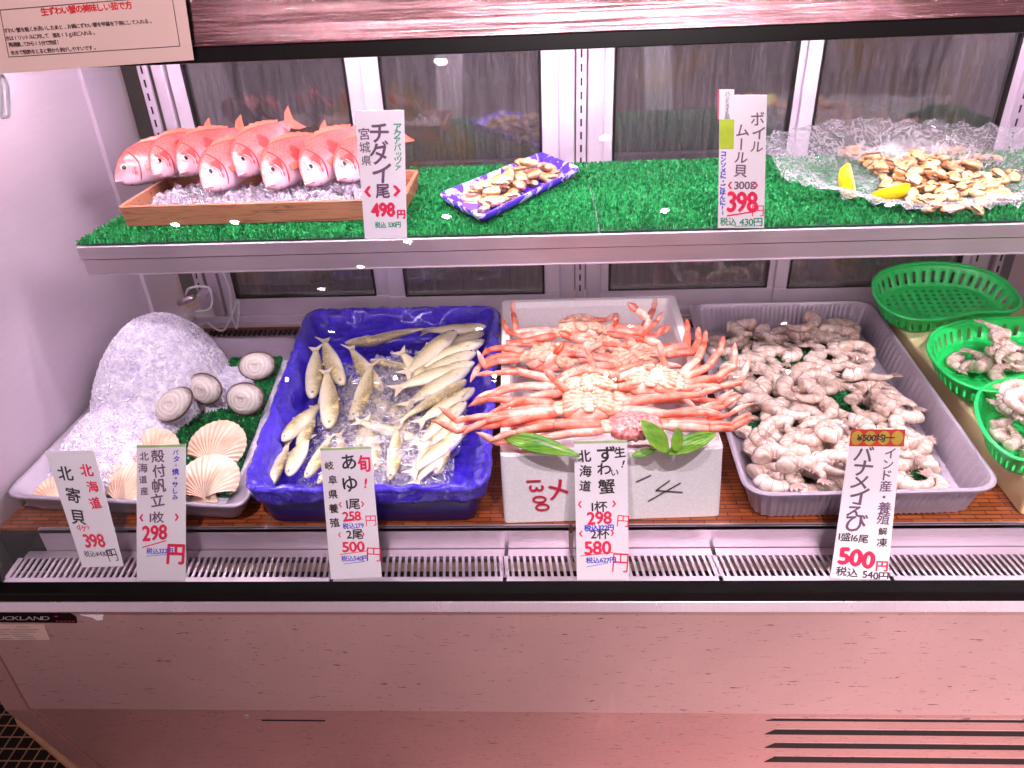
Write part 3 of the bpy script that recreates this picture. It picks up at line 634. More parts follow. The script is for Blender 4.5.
# upper cards stand in the shelf's price rail
PU = lambda x, y: PY(x, y, YS-.008)
s = price_card([(355, 111), (404, 110), (407, 238), (365, 239)], 'white price card standing in front of the wooden crate of red bream', PU)
s.board('card_sheet', M['card']); s.down('チダイ', .48, .09, .545, .044, 'ink_grey', .08, .02); s.ch('尾', .48, .61, .031, 'ink_grey', 0, 1., bold=.03); s.down('宮城県', .15, .12, .42, .0225, 'ink_grey', .06, .01); s.down('アクアパッツァ', .85, .10, .45, .0165, 'ink_green', .06, .02)
s.across('‹', .08, .61, .042, 'ink_red', 1.2, .04); s.across('›', .72, .61, .042, 'ink_red', 1.4, .04); s.across('498', .20, .76, .038, 'ink_red', .9, .05); s.ch('円', .88, .80, .02, 'ink_red', bold=.05); s.across('税込 530円', .26, .885, .0135, 'ink_green', .9, .03); s.done()
s = price_card([(720, 95), (767, 95), (764, 228), (718, 228)], 'white price card standing beside the bag of mussels, with a green sticker', PU)
s.board('card_sheet', M['card']); s.down('ボイル', .82, .12, .42, .026, 'ink_grey', .06, .01); s.down('ムール貝', .48, .20, .60, .0245, 'ink_grey', .06, .01); s.across('‹', .20, .66, .03, 'ink_red'); s.across('300g', .34, .66, .021, 'ink_grey'); s.across('›', .76, .66, .03, 'ink_red')
s.across('398', .20, .79, .056, 'ink_red', .72, .03); s.ch('円', .86, .86, .026, 'ink_red'); s.stroke([(.2, .90), (.8, .865)], .003, 'ink_red'); s.across('税込', .04, .95, .018, 'ink_green', .85); s.across('430円', .46, .95, .019, 'ink_green', 1.); s.stroke([(.36, .985), (.92, .98)], .0012, 'ink_green')
s.down('コンソメに・ごはんに!!', .09, .40, .90, .0115, 'ink_blue', .03, .05); s.done()
s.board('sticker', M['paper'] if 0 else M['card'], .0004, -.02, -.04, .30, .17, .0012); s.board('sticker_edge', M['ink_red'], .0003, -.05, -.04, -.02, .17, .0012)
s.board('green_sticker', simple('lime_sticker', srgb(190, 214, 60), .5), .0003, 0, .17, .31, .38, .0014)
s2 = Sheet(s.at(0, -.04, .0016), s.at(.31, -.04, .0016), s.at(.31, .38, .0016), s.at(0, .38, .0016), s.p); s2.down('ハンドメイド品', .5, .04, .48, .0095, 'ink_black', .02, .0); s2.done()

# notice taped on the hood
YN = 1.388
PN = lambda x, y: PY(x, y, YN)
c = [PN(-60, -34), PN(180, -36), PN(194, 60), PN(-30, 76)]
nt = empty('paper_notice', (c[2]+c[3])/2, 'pale pink paper notice with boxed Japanese text taped on the hood at upper left', 'notice')
s = Sheet(*c, nt); s.board('paper_sheet', M['paper'], .0006)
def nu(px, py):   # pixel to sheet coordinates
    p = PN(px, py); best = None; o, e1, e2 = s.c[0], s.c[1]-s.c[0], s.c[3]-s.c[0]
    u = v = .5
    for _ in range(20):
        q = s.at(u, v); d = p-q; e = .001; du = (s.at(u+e, v)-q)/e; dv = (s.at(u, v+e)-q)/e
        a11, a12, a22 = du.dot(du), du.dot(dv), dv.dot(dv); b1, b2 = d.dot(du), d.dot(dv); D_ = a11*a22-a12*a12
        u += (b1*a22-b2*a12)/D_; v += (b2*a11-b1*a12)/D_
    return u, v
for a, b in (((0, 10), (9, 57)), ((9, 57), (180, 46)), ((180, 46), (172, -4)), ((0, 10), (172, -4))): s.stroke([nu(*a), nu(*b)], .0012, 'print_dark')
def line(txt, p0, p1, sz, ink, bold=.02):
    (u0, v0), (u1, v1) = nu(*p0), nu(*p1); n = len(txt)
    for i, ch_ in enumerate(txt): 
        f = (i+.5)/n; s.ch(ch_, u0+(u1-u0)*f, v0+(v1-v0)*f, sz, ink, .06, .95, bold=bold)
line('生ずわい蟹の美味しい茹で方', (41, 12), (132, 5), .0142, 'print_red', .03)
line('ずわい蟹を軽く水洗いしたあと、お鍋にずわい蟹を甲羅を下側にして入れる。', (4, 31), (153, 21), .0085, 'print_dark')
line('水は1リットルに対して　塩を15ｇほど入れる。', (6, 38.5), (96, 32.5), .0085, 'print_dark')
line('再沸騰してから15分で完成！', (9, 45), (60, 42), .0085, 'print_dark')
line('氷水で粗熱をとると殻から剥がしやすいです。', (11, 53), (97, 47.5), .0085, 'print_dark')
s.done()
# brand plate and stickers on the front panel
PP = lambda x, y, o=0: PY(x, y, 1.0185-o)
c = [PP(-38, 613), PP(72, 614), PP(78, 623), PP(-34, 623)]
np_ = tag(MB().add([*[PP(*q) for q in [(-38, 613), (70, 613.5), (76, 617), (77, 623), (-38, 622)]], *[PP(*q)+Vector((0, .003, 0)) for q in [(-38, 613), (70, 613.5), (76, 617), (77, 623), (-38, 622)]]], [(0, 1, 2, 3, 4), (9, 8, 7, 6, 5)]+[(i, (i+1) % 5, 5+(i+1) % 5, 5+i) for i in range(5)]).build('nameplate', M['black'], CASE))
s = Sheet(PP(-38, 613, .001), PP(76, 613, .001), PP(76, 623, .001), PP(-38, 623, .001), np_)
s.across('AUCKLAND', .235, .5, .0165, 'letter_grey', 1.5, .0, gap=1.02, jit=0)
for i in range(5): s.stroke([(.83+i*.035, .8), (.85+i*.035, .78)], .0016, 'ink_red')
s.stroke([(.82, .3), (.84, .3)], .0025, 'ink_red'); s.done()
c = [PP(-30, 624.5), PP(44, 624.5), PP(50, 640), PP(-24, 640)]
sp = empty('rating_sticker', (0, 0, 0)); sp.parent = CASE; sp.location = (-.1, -1.6, 0)
s = Sheet(*c, sp); s.board('sticker_sheet', M['paper'], .0005)
for v_, segs in ((.14, ((.62, .78),)), (.32, ((.30, .52), (.56, .90))), (.47, ((.30, .44), (.5, .86))), (.62, ((.30, .48), (.52, .74))), (.76, ((.55, .8),)), (.9, ((.34, .5), (.6, .82)))):
    for a_, b_ in segs: s.stroke([(a_, v_), (b_, v_)], .0011, 'print_dark')
s.done()
part('torn_tape', MB().add([PP(80, 615), PP(103, 615.5), PP(102.5, 620), PP(97, 620.5), PP(93, 618)]+[PP(*q)+Vector((0, .002, 0)) for q in ((80, 615), (103, 615.5), (102.5, 620), (97, 620.5), (93, 618))], [(0, 1, 2, 3, 4), (9, 8, 7, 6, 5)]+[(i, (i+1) % 5, 5+(i+1) % 5, 5+i) for i in range(5)]), M['card'])
# clear hook hanging under the hood, far left
hk = MB().tube(catmull([PY(1, 75, 1.40), PY(6, 82, 1.40), PY(8, 95, 1.40), PY(9, 110, 1.40), PY(8, 116, 1.40), PY(2, 117, 1.40)], 24, False), .0032, 8)
hk.tube(catmull([PY(-2, 75, 1.40), PY(1, 90, 1.40), PY(2, 104, 1.40), PY(2, 117, 1.40)], 16, False), .003, 8)
part('hanging_hook', hk, M['white_plastic'], smooth=True)
# ------------------------------------------------------------------ turf
TR = random.Random(11)
def blades(poly_fn, n, z, h=.008, w=.0017):
    mb = MB()
    for _ in range(n):
        x, y = poly_fn(); a = TR.uniform(0, 2*PI); dx, dy = math.cos(a)*w, math.sin(a)*w; lx, ly = TR.uniform(-.4, .4)*h, TR.uniform(-.4, .4)*h; hh = h*TR.uniform(.7, 1.1)
        mb.add([(x-dx, y-dy, z), (x+dx, y+dy, z), (x+lx+dx*.7, y+ly+dy*.7, z+hh), (x+lx-dx*.7, y+ly-dy*.7, z+hh)], [(0, 1, 2, 3)])
    return mb
def quadfn(Q):
    Q = [Vector(q) for q in Q]
    def f():
        u, v = TR.random(), TR.random(); p = Q[0].lerp(Q[1], u).lerp(Q[3].lerp(Q[2], u), v); return p.x, p.y
    return f
def turf_mat(Q, z, n, label, group=None, h=.009, cat='turf mat'):
    lo = [Vector((q[0], q[1], z)) for q in Q]; top = [q+Vector((0, 0, .002)) for q in lo]
    r = empty('turf_mat', sum(lo, Vector())/4, label, cat, group)
    MB().hexa(lo, top).build('backing', M['turf_base'], r); b = blades(quadfn(Q), n, z+.0015, h).build('blades', M['turf'], r); b['kind'] = 'stuff'; return r
zt = ZS+.0006; yb = YB-.07; x1 = PZ(598, 225, ZS).x; yf = YS+.008
for Q, n, lb in (([(SXL-.006, yf), (x1-.002, yf), (x1-.002, yb), (SXL+.015, yb)], 46000, 'green plastic turf mat on the shelf under the fish crate, left of the seam'),
                 ([(x1+.002, yf), (SXR-.62, yf), (SXR-.62, yb), (x1+.002, yb)], 22000, 'green plastic turf mat in the middle of the shelf, right of the seam'),
                 ([(SXR-.616, yf), (SXR-.02, yf), (SXR-.02, yb), (SXR-.616, yb)], 14000, 'green plastic turf mat at the right end of the shelf under the clear film')):
    turf_mat([(q[0], q[1], 0) for q in Q], zt, n, lb, 'turf mats on the upper shelf')
ZM = zt+.0095

# ------------------------------------------------------------------ wooden crate with ice and bream
zc = ZM; zct = PY(126, 206, PZ(130, 228, ZM-.004).y).z
F0 = PZ(128, 228, zc-.003); F1 = PZ(400, 221, zc-.003); ydep = .235
cr = empty('wooden_crate', (F0+F1)/2, 'shallow weathered wooden crate on green turf holding eight red bream on ice', 'crate')
ht = .044
def plank(x0, y0, x1_, y1, flare=.0, nm='side_plank'):
    MB().hexa([(x0, y0, zc), (x1_, y0, zc), (x1_, y1, zc), (x0, y1, zc)], [(x0-flare, y0, zc+ht), (x1_+flare, y0, zc+ht), (x1_+flare, y1, zc+ht), (x0-flare, y1, zc+ht)]).build(nm, M['crate'], cr, bevel=.0015)
cx0, cx1, cy0 = F0.x, F1.x+.0, F0.y
plank(cx0, cy0, cx1, cy0+.011, .008); plank(cx0, cy0+ydep, cx1, cy0+ydep+.011, .008)
for s_, x in ((-1, cx0), (1, cx1)):
    MB().hexa([(x-.005, cy0+.012, zc), (x+.005, cy0+.012, zc), (x+.005, cy0+ydep-.001, zc), (x-.005, cy0+ydep-.001, zc)], [(x-.005+s_*.008, cy0+.012, zc+ht), (x+.005+s_*.008, cy0+.012, zc+ht), (x+.005+s_*.008, cy0+ydep-.001, zc+ht), (x-.005+s_*.008, cy0+ydep-.001, zc+ht)]).build('end_plank', M['crate'], cr, bevel=.0015)
MB().box((cx0+.006, cy0+.012, zc+.001), (cx1-.006, cy0+ydep-.001, zc+.008)).build('bottom_board', M['crate'], cr)
def chips(fn, n, r0, r1, name, m, label, cat, parent=None, seed=1):
    rg = random.Random(seed); mb = MB()
    for _ in range(n):
        p = fn(rg); r = rg.uniform(r0, r1); e = Euler((rg.uniform(0, 6), rg.uniform(0, 6), rg.uniform(0, 6))).to_matrix()
        mb.blob(p, (r, r*rg.uniform(.5, .9), r*rg.uniform(.35, .8)), 0, 5, 4, e, .25, rg.randrange(9999))
    o = mb.build(name, m, parent); 
    return tag(o, label, cat, kind='stuff')
chips(lambda r: Vector((r.uniform(cx0+.02, cx1-.02), r.uniform(cy0+.018, cy0+ydep-.02), zc+.012+r.uniform(0, .026))), 1100, .006, .013, 'crate_ice', M['water_ice'], 'loose ice chunks in the wooden crate under the red bream', 'ice')

BR_T = [(0, .012), (.015, .034), (.05, .078), (.10, .122), (.16, .155), (.24, .178), (.34, .184), (.46, .168), (.58, .135), (.70, .092), (.78, .064), (.83, .048), (.86, .05)]
def fish_body(L, tab, wr, drop, nring=34, seg=20, bend=0.):
    rings = []
    for i in range(nring):
        t_ = i/(nring-1); x = (t_**1.25)*.86; h = interp(tab, x)*L; w = h*wr*(1.15-.55*x) if x > .2 else h*wr*1.04
        zc_ = drop*L*max(0, (.2-x)/.2)**1.3; yb_ = bend*L*math.sin(max(0, x-.3)*2.2)
        ring = []
        for j in range(seg):
            a = 2*PI*j/seg; c_, s_ = math.cos(a), math.sin(a)
            yy = w*(abs(c_)**.85)*(1 if c_ >= 0 else -1); zz = h*s_*(1.0 if s_ > 0 else .88)
            ring.append(Vector((x*L, yy+yb_, zz+zc_)))
        rings.append(ring)
    return rings
def make_bream(L=.285):
    r = empty('red_bream', (0, 0, 0)); rings = fish_body(L, BR_T, .40, -.045)
    mb = MB().loft(rings); mb.build('body', M['bream'], r, smooth=True, world=False, sub=1)
    def surf(x, zf, side):
        h = interp(BR_T, x)*L; w = h*.40*(1.04 if x <= .2 else 1.15-.55*x); zc_ = -.045*L*max(0, (.2-x)/.2)**1.3
        s_ = max(-.98, min(.98, zf)); c_ = math.sqrt(1-s_*s_)
        return Vector((x*L, side*w*(c_**.85), h*s_*(1 if s_ > 0 else .88)+zc_))
    for side in (-1, 1):
        ey = surf(.105, .30, side); eo = MB().blob(ey-Vector((0, side*.0012, 0)), (.0085, .0036, .0085), 0, 14, 8).build('eye', M['eye_white'], r, smooth=True, world=False)
        MB().blob(ey+Vector((0, side*.0024, 0)), (.0050, .0020, .0050), 0, 12, 6).build('pupil', M['eye_black'], eo, smooth=True, world=False)
        gp = [surf(.225-.05*abs(k/10-.45)**1.5*2.4, .92-1.75*k/10, side)+Vector((0, side*.0004, 0)) for k in range(11)]
        MB().tube(gp, [.0006]+[.0016]*9+[.0006], 6).build('gill_edge', M['bream_red'], r, smooth=True, world=False)
        gp = [surf(.165-.035*abs(k/8-.4)**1.4*2, .35-1.0*k/8, side) for k in range(9)]
        MB().tube(gp, [.0004]+[.0010]*7+[.0004], 5).build('cheek_ridge', M['bream_lip'], r, smooth=True, world=False)
        pf = []
        base = surf(.25, -.25, side)+Vector((0, side*.001, 0)); n = 6
        mb = MB(); vs = [base+Vector((0, 0, .006)), base+Vector((0, 0, -.006))]
        tip = base+Vector((.055, side*.004, -.008))
        mb.add([base+Vector((0, 0, .006)), base+Vector((.025, side*.003, .006)), tip, base+Vector((.035, side*.004, -.012)), base+Vector((0, 0, -.006))], [(0, 1, 2, 3, 4)]); mb.build('pectoral_fin', M['bream_fin'], r, world=False, solid=.0012)
        lp = [surf(.012+.035*k/5, -.45-.12*k/5, side) for k in range(6)]
        MB().tube([Vector((-.001*L, 0, -.052*L))]+lp, [.0022, .003, .003, .0026, .002, .0015, .001], 7).build('lip', M['bream_lip'], r, smooth=True, world=False)
        lp = [surf(.02+.035*k/5, -.62-.08*k/5, side)+Vector((0, side*.0003, 0)) for k in range(6)]
        MB().tube(lp, [.001]*6, 5).build('mouth_line', M['bream_red'], r, smooth=True, world=False)
    # dorsal fin, spiny
    top = [(.26+.5*k/14) for k in range(15)]; P0 = [Vector((x*L, 0, interp(BR_T, x)*L*.97)) for x in top]
    P1 = [p+Vector((.008, 0, (.010 if k % 2 == 0 else .007)*math.sin(PI*(k+1.5)/17.5))) for k, p in enumerate(P0)]
    n = len(P0); mb = MB(); mb.add(P0+P1, [(i, i+1, n+i+1, n+i) for i in range(n-1)]); mb.build('dorsal_fin', M['bream_fin'], r, world=False, solid=.0014)
    tb = Vector((.85*L, 0, 0)); tp = [(0, .045*L), (.06*L, .09*L), (.16*L, .115*L), (.115*L, .05*L), (.09*L, 0), (.115*L, -.05*L), (.16*L, -.115*L), (.06*L, -.09*L), (0, -.045*L)]
    mb = MB(); mb.add([tb+Vector((x, 0, z)) for x, z in tp], [(0, 1, 2, 3), (0, 3, 4), (0, 4, 8), (8, 4, 5), (5, 6, 7, 8)]); mb.build('tail_fin', M['bream_fin'], r, world=False, solid=.0022)
    a = [(.60+.14*k/5) for k in range(6)]; P0 = [Vector((x*L, 0, -interp(BR_T, x)*L*.86)) for x in a]; P1 = [p+Vector((.008, 0, -.012*math.sin(PI*(k+1)/7))) for k, p in enumerate(P0)]
    mb = MB(); mb.add(P0+P1, [(i, i+1, 7+i-0 if 0 else 6+i+1, 6+i) for i in range(5)]); mb.build('anal_fin', M['bream_fin'], r, world=False, solid=.0014)
    return r
bream = make_bream()
zf = zc+.062
BL = [((128, 170), 34, 62, .92, 'leftmost in the crate, its whole left-facing head showing'), ((160, 163), 66, 64, .86, 'second from left, behind the ice chunks, small narrow head'), ((187, 161), 62, 60, .90, 'third from left, reddest head with bright eye'), ((212, 175), 60, 58, .98, 'fourth from left, pushed forward over the crate edge, pale chin'),
      ((244, 162), 64, 56, .92, 'fifth from left, set back between two pale-chinned bream'), ((273, 173), 62, 60, .98, 'sixth from left, round pale head hanging over the front plank'), ((312, 170), 58, 55, .98, 'seventh from left, with a red streak above its eye'), ((345, 167), 54, 55, .93, 'rightmost, partly hidden by the white price card')]
for i, ((px, py), yaw, roll, sc, d) in enumerate(BL):
    o = bream if i == 0 else copy_tree(bream)
    p = PZ(px, py+3, zf+.012+(.016 if i in (1, 2, 4) else 0))
    # nose towards the shopper, tail up and back, leaning on the next fish
    rot = Matrix.Rotation(R(yaw+9), 4, 'Z') @ Matrix.Rotation(R(-8 if i not in (4, 6) else -13), 4, 'Y') @ Matrix.Rotation(R(-(90-roll)), 4, 'X')
    hc = rot @ Vector((.035, 0, -.005))
    sc *= 1.08; o.location = p-hc*sc; o.rotation_euler = rot.to_euler(); o.scale = (sc,)*3
    tag(o, 'red bream on ice, '+d, 'fish', 'red bream in the crate')

# ------------------------------------------------------------------ shell and shrimp prototypes
def mussel_proto(seed):
    rg = random.Random(seed); mb = MB(); a = .0185*rg.uniform(.9, 1.15); b = .0105*rg.uniform(.9, 1.1); c = .0068
    bend = rg.uniform(-.2, .2); rings = []
    for i in range(11):
        t_ = i/10; x = -a+2*a*t_; rr = math.sqrt(max(.0001, 1-(x/a)**2))*(1-.22*x/a); rings.append([Vector((x, b*rr*math.cos(q)+bend*(x*x/a), c*rr*math.sin(q)*(1+.25*math.sin(3*q+x*200)))) for q in (2*PI*k/12 for k in range(12))])
    mb.loft(rings, 0)
    n = 13; pts = [Vector((-a*.9+1.8*a*k/(n-1), -b*math.sqrt(max(0, 1-((-.9+1.8*k/(n-1))**2)))*1.0+bend*((-a*.9+1.8*a*k/(n-1))**2/a), .0008*math.sin(k*2.1)+.002)) for k in range(n)]
    mb.tube(pts, [.0008]+[.0019]*(n-2)+[.0008], 5, 1)
    if seed % 2: mb.blob((a*.3, b*.2, c*.8), (.005, .004, .003), 0, 8, 5)
    o = mb.build('mussel', [M['mussel'], M['mussel_edge']], smooth=True); return o
mussels = [mussel_proto(i) for i in range(4)]
def shrimp_proto(arc, r, name='shrimp', seed=0, tr=.0098):
    """headless shell-on shrimp lying on its side: the body arcs in x,y"""
    rg = random.Random(seed); root = empty(name, (0, 0, 0)); nseg = 7; per = 5; n = nseg*per+1; A = R(arc); pts = []; rad = []
    x = y = 0.; h = 0.; L = r*A; st = L/(n-1); 
    for i in range(n):
        t_ = i/(n-1); pts.append(Vector((x, y, 0))); h += st/r*(1.25-.5*t_)*(1 if arc > 60 else 1); x += st*math.cos(h); y += st*math.sin(h)
        k = (i % per)/per; rad.append(tr*(1-.68*t_**1.5)*(1.07-.13*k)*(.72 if i == 0 else 1))
    c = sum(pts, Vector())/n; pts = [p-c for p in pts]
    mb = MB().tube(pts, rad, 12, flat=.82, up=(0, 0, 1)); 
    for i in range(per, n-1, per):
        pass
    body = mb.build('shell', M['shrimp'], root, smooth=True, world=False)
    mb = MB()
    for i in range(per, n-2, per):
        t0 = (pts[i+1]-pts[i-1]).normalized(); u = Vector((0, 0, 1)); w = t0.cross(u); rr = rad[i]*1.03
        rg_ = [pts[i]+(w*math.cos(a)+u*.82*math.sin(a))*rr for a in (2*PI*k/12 for k in range(12))]; mb.tube(rg_[:]+[rg_[0]], .0005, 4)
    mb.build('joint_bands', M['shrimp_dark'], root, world=False, smooth=True)
    mb = MB()
    for i in range(3, n-8, 4):
        t0 = (pts[i+1]-pts[i-1]).normalized(); w = Vector((0, 0, 1)).cross(t0)  # inner side of the curve
        b = pts[i]+w*rad[i]*.85; mb.tube([b, b+w*.006+t0*.002+Vector((0, 0, rg.uniform(-.003, .003))), b+w*.009+t0*.006], [.0014, .001, .0004], 4)
    mb.build('swimmerets', M['shrimp_dark'], root, world=False, smooth=True)
    e = pts[-1]; t0 = (pts[-1]-pts[-3]).normalized(); w = Vector((0, 0, 1)).cross(t0); mb = MB()
    for a in (-.6, -.22, .22, .6):
        d = (t0*math.cos(a)+w*math.sin(a)); q = d.cross(Vector((0, 0, 1)))
        mb.add([e-q*.0012, e+q*.0012, e+d*.013+q*.0042, e+d*.025+q*.001, e+d*.013-q*.0040], [(0, 1, 2, 3, 4)])
    mb.build('tail_fan', M['shrimp_dark'], root, world=False, solid=.001)
    return root
shrimps = [shrimp_proto(225, .0285, seed=1, tr=.0172), shrimp_proto(185, .033, seed=2, tr=.0172), shrimp_proto(130, .043, seed=3, tr=.0165), shrimp_proto(70, .075, seed=4, tr=.0125)]
def keep_in(V, rot, x, y, poly, c):
    A = np.array(V) @ np.array(rot.to_3x3()).T; A = A[::7, :2]
    for _ in range(14):
        bad = sum(1 for q in A if not inside(q[0]+x, q[1]+y, poly))
        if bad == 0: break
        x += (c[0]-x)*.08; y += (c[1]-y)*.08
    return x, y
def inside(x, y, P):
    c_ = False; j = len(P)-1
    for i in range(len(P)):
        if (P[i][1] > y) != (P[j][1] > y) and x < (P[j][0]-P[i][0])*(y-P[i][1])/(P[j][1]-P[i][1])+P[i][0]: c_ = not c_
        j = i
    return c_
def pts_of(o):
    out = [v.co.copy() for v in o.data.vertices] if o.type == 'MESH' else []
    for c in o.children: out += pts_of(c)
    return out
SV = [np.array(pts_of(s_)) for s_ in shrimps]; MV = [np.array(pts_of(s_)) for s_ in mussels]
used = set()
def place(protos, k, loc, rot, label, cat, group, sc=1.):
    o = protos[k]
    if (id(protos), k) in used: o = copy_tree(o)
    used.add((id(protos), k)); o.location = loc; o.rotation_euler = rot.to_euler(); o.scale = (sc,)*3
    return tag(o, label, cat, group)

# ------------------------------------------------------------------ blue marbled tray of mussels
zq = ZM+.0
Q = [PZ(438, 194, zq+.024), PZ(481, 217, zq+.024), PZ(581, 168, zq+.024), PZ(541, 152, zq+.024)]
tm = tray_mesh(Q[::1], [(.022, zq), (.012, zq+.004), (.000, zq+.023), (.002, zq+.026), (.005, zq+.025), (.016, zq+.008), (.024, zq+.004)], .02, 8, 8)
tr = tm.build('foam_tray', M['marble'], None, smooth=True); tag(tr, 'small blue and white marbled foam tray on turf heaped with mussels', 'tray')
pile = Pile(-.3, .2, 1.4, 2.1, zq+.006); MR = random.Random(5)
C = sum(Q, Vector())/4; ux = ((Q[3]+Q[2])/2-(Q[0]+Q[1])/2); uy = ((Q[1]+Q[2])/2-(Q[0]+Q[3])/2)
for i in range(56):
    f = i/56; a, b = MR.uniform(-.37, .42)*(1-f*.35), MR.uniform(-.30, .30)*(1-f*.4)
    p = C+ux*a+uy*b; k = MR.randrange(4); rot = (Matrix.Rotation(MR.uniform(0, 6.28), 4, 'Z') @ Matrix.Rotation(MR.uniform(-.35, .35), 4, 'X') @ Matrix.Rotation(MR.uniform(-.35, .35), 4, 'Y')); z = pile.drop(MV[k]*1.25, rot, p.x, p.y, .005)
    lb = ('shucked mussel meat heaped on the marbled foam tray, lower left half' if a < 0 else 'shucked mussel meat heaped on the marbled foam tray, upper right half')
    place(mussels, k, (p.x, p.y, z), rot, lb, 'mussel', 'mussels on the marbled tray '+('left' if a < 0 else 'right'), 1.25)

# ------------------------------------------------------------------ clear film nest with mussels and lemon
def film(cx, cy, a, b, z0, hgt, seed, drape=True, nu=150, nv=46):
    mb = MB()
    def fn(u, v):
        an = 2*PI*u; w = v
        wob = 1+.05*math.sin(3*an+1)+.03*math.sin(7*an+2)+.03*mnoise.noise(Vector((math.cos(an)*3, math.sin(an)*3, seed)))
        x = cx+a*w*math.cos(an)*wob; y = cy+b*w*math.sin(an)*wob
        wall = max(0, (w-.62)/.38); back = .62+.38*math.sin(an); back = .30+.70*(max(0, (math.sin(an)+1)/2))
        z = z0+.004+hgt*back*math.sin(wall*PI*.55)
        amp = .002+.009*wall
        z += amp*mnoise.noise(Vector((x*34, y*34, seed)))+amp*.7*mnoise.noise(Vector((x*80, y*80, seed+5)))+amp*.5*math.sin(an*34+6*mnoise.noise(Vector((x*20, y*20, 3))))
        x += .008*wall*mnoise.noise(Vector((x*40, y*40, seed+9))); 
        return Vector((x, y, max(z, z0)))
    mb.grid(fn, nu, nv); return mb
zp = ZM+.003
PC = PZ(925, 185, zp+.01); fa = PC.x-PZ(770, 182, zp+.03).x
fl = film(PC.x, YS+.258, fa, .268, zp-.002, .085, 3).build('clear_plastic_film', M['film'], None, smooth=True)
tag(fl, 'wide crinkled clear plastic film spread like a nest under the mussels and lemon', 'plastic film')
pile = Pile(.5, 1.4, 1.4, 2.1, zp+.006); MR = random.Random(9)
spots = []; 
def heap(px, py, zz):
    return PZ(px, py, zz)
poly = [(836, 155), (850, 140), (905, 127), (925, 130), (1000, 150), (1020, 172), (1018, 190), (985, 206), (930, 206), (905, 203), (900, 190), (862, 166)]
def inside(x, y, P):
    c_ = False; j = len(P)-1
    for i in range(len(P)):
        if (P[i][1] > y) != (P[j][1] > y) and x < (P[j][0]-P[i][0])*(y-P[i][1])/(P[j][1]-P[i][1])+P[i][0]: c_ = not c_
        j = i
    return c_
cnt = 0
while cnt < 165:
    px, py = MR.uniform(836, 1022), MR.uniform(126, 207)
    if not inside(px, py, poly): continue
    f = cnt/165; 
    if f > .55: px, py = 930+(px-930)*.7, 165+(py-165)*.65
    p = heap(px, py, zp+.02+.015*(f > .5)); 
    if p.y > YB-.1: continue
    k = MR.randrange(4); rot = Matrix.Rotation(MR.uniform(0, 6.28), 4, 'Z') @ Matrix.Rotation(MR.uniform(-.4, .4), 4, 'X') @ Matrix.Rotation(MR.uniform(-.4, .4), 4, 'Y'); z = pile.drop(MV[k], rot, p.x, p.y, .004)
    where = 'near the lemon wedges' if px < 900 else ('in the middle of the heap' if px < 960 else 'at the right side of the heap')
    place(mussels, k, (p.x, p.y, z), rot, 'boiled mussel meat on the clear film, '+where, 'mussel', 'mussels on the clear film '+where, 1.12); cnt += 1
def lemon(px, py, n_, ax, label, sc=1.):
    Z = -Vector(n_).normalized(); X = Vector(ax); X = (X-Z*X.dot(Z)).normalized(); Y = Z.cross(X); rm = Matrix((X, Y, Z)).transposed()
    r = empty('lemon_wedge', PZ(px, py, zp+.034), label, 'lemon', None, rm.to_euler()); a, b = .036*sc, .024*sc
    rings = []
    n = 14
    for i in range(n+1):
        t_ = i/n; x = -a+2*a*t_; rr = math.sqrt(max(0.0004, 1-(abs(x)/a)**2.2)); rings.append([Vector((x, b*rr*math.cos(q), b*rr*math.sin(q))) for q in [PI*k/12 for k in range(13)]]+[Vector((x, -b*rr*.5, b*rr*.0)), Vector((x, 0, -b*rr*.02)), Vector((x, b*rr*.5, 0))])
    MB().loft(rings).build('peel', M['lemon'], r, smooth=False, world=False, bevel=0)
    f = MB(); f.loft([[Vector((p.x*.93, p.y*.88, -.0012+(-.0006 if k else 0))) for p in [rg_[j] for j in range(0, 13)] ] for k, rg_ in enumerate(rings[1:-1])], cap=False, closed=False)
    f = MB(); pts_ = [Vector((a*.93*math.cos(q), b*.88*math.sin(q), -.0012)) for q in [2*PI*k/24 for k in range(24)]]; f.add(pts_+[p+Vector((0, 0, -.001)) for p in pts_], [tuple(range(24)), tuple(range(47, 23, -1))]+[(i, (i+1) % 24, 24+(i+1) % 24, 24+i) for i in range(24)])
    f.build('pulp', M['lemon_flesh'], r, world=False)
lemon(852, 181, (.85, -.35, .35), (.15, .1, 1), 'upright yellow lemon wedge on the clear film, left one', 1.12)
lemon(890, 189, (-.2, .45, .8), (1, .1, .25), 'yellow lemon wedge lying on its side on the clear film, right one', 1.1)
# ------------------------------------------------------------------ left tray: ice, turf, clams, scallops
zr = .61
def trayset(name, Q, z0, zr, r, m, label, flute=None, rimw=.012, inner=.03):
    lv = [(inner+.012, z0+.001), (inner, z0+.006)]
    lv += [(inner*.6, z0+.4*(zr-z0)), (rimw*1.1, zr-.006), (0.0, zr-.004), (-.001, zr), (.003, zr+.002), (rimw, zr-.001), (inner+.004, z0+.008), (inner+.018, z0+.004)]
    o = tray_mesh(Q, lv, r, 8, 30, flute).build(name, m, None, smooth=True); return tag(o, label, 'tray')
QW = [PZ(13, 497, zr), PZ(246, 508, zr), Vector((-.70, 1.90, zr)), Vector((XL+.012, 1.90, zr))]
QW[0].x = XL+.010
trayset('seafood_tray', QW, ZD, zr, .045, M['alu'], 'pale metal tray at the far left with an ice heap, clams and scallops')
zi = ZD+.010
turf_mat([(-.99, 1.24, 0), (-.68, 1.24, 0), (-.755, 1.86, 0), (-.90, 1.86, 0)], zi, 12000, 'green turf mat under the clams and scallops in the left tray')
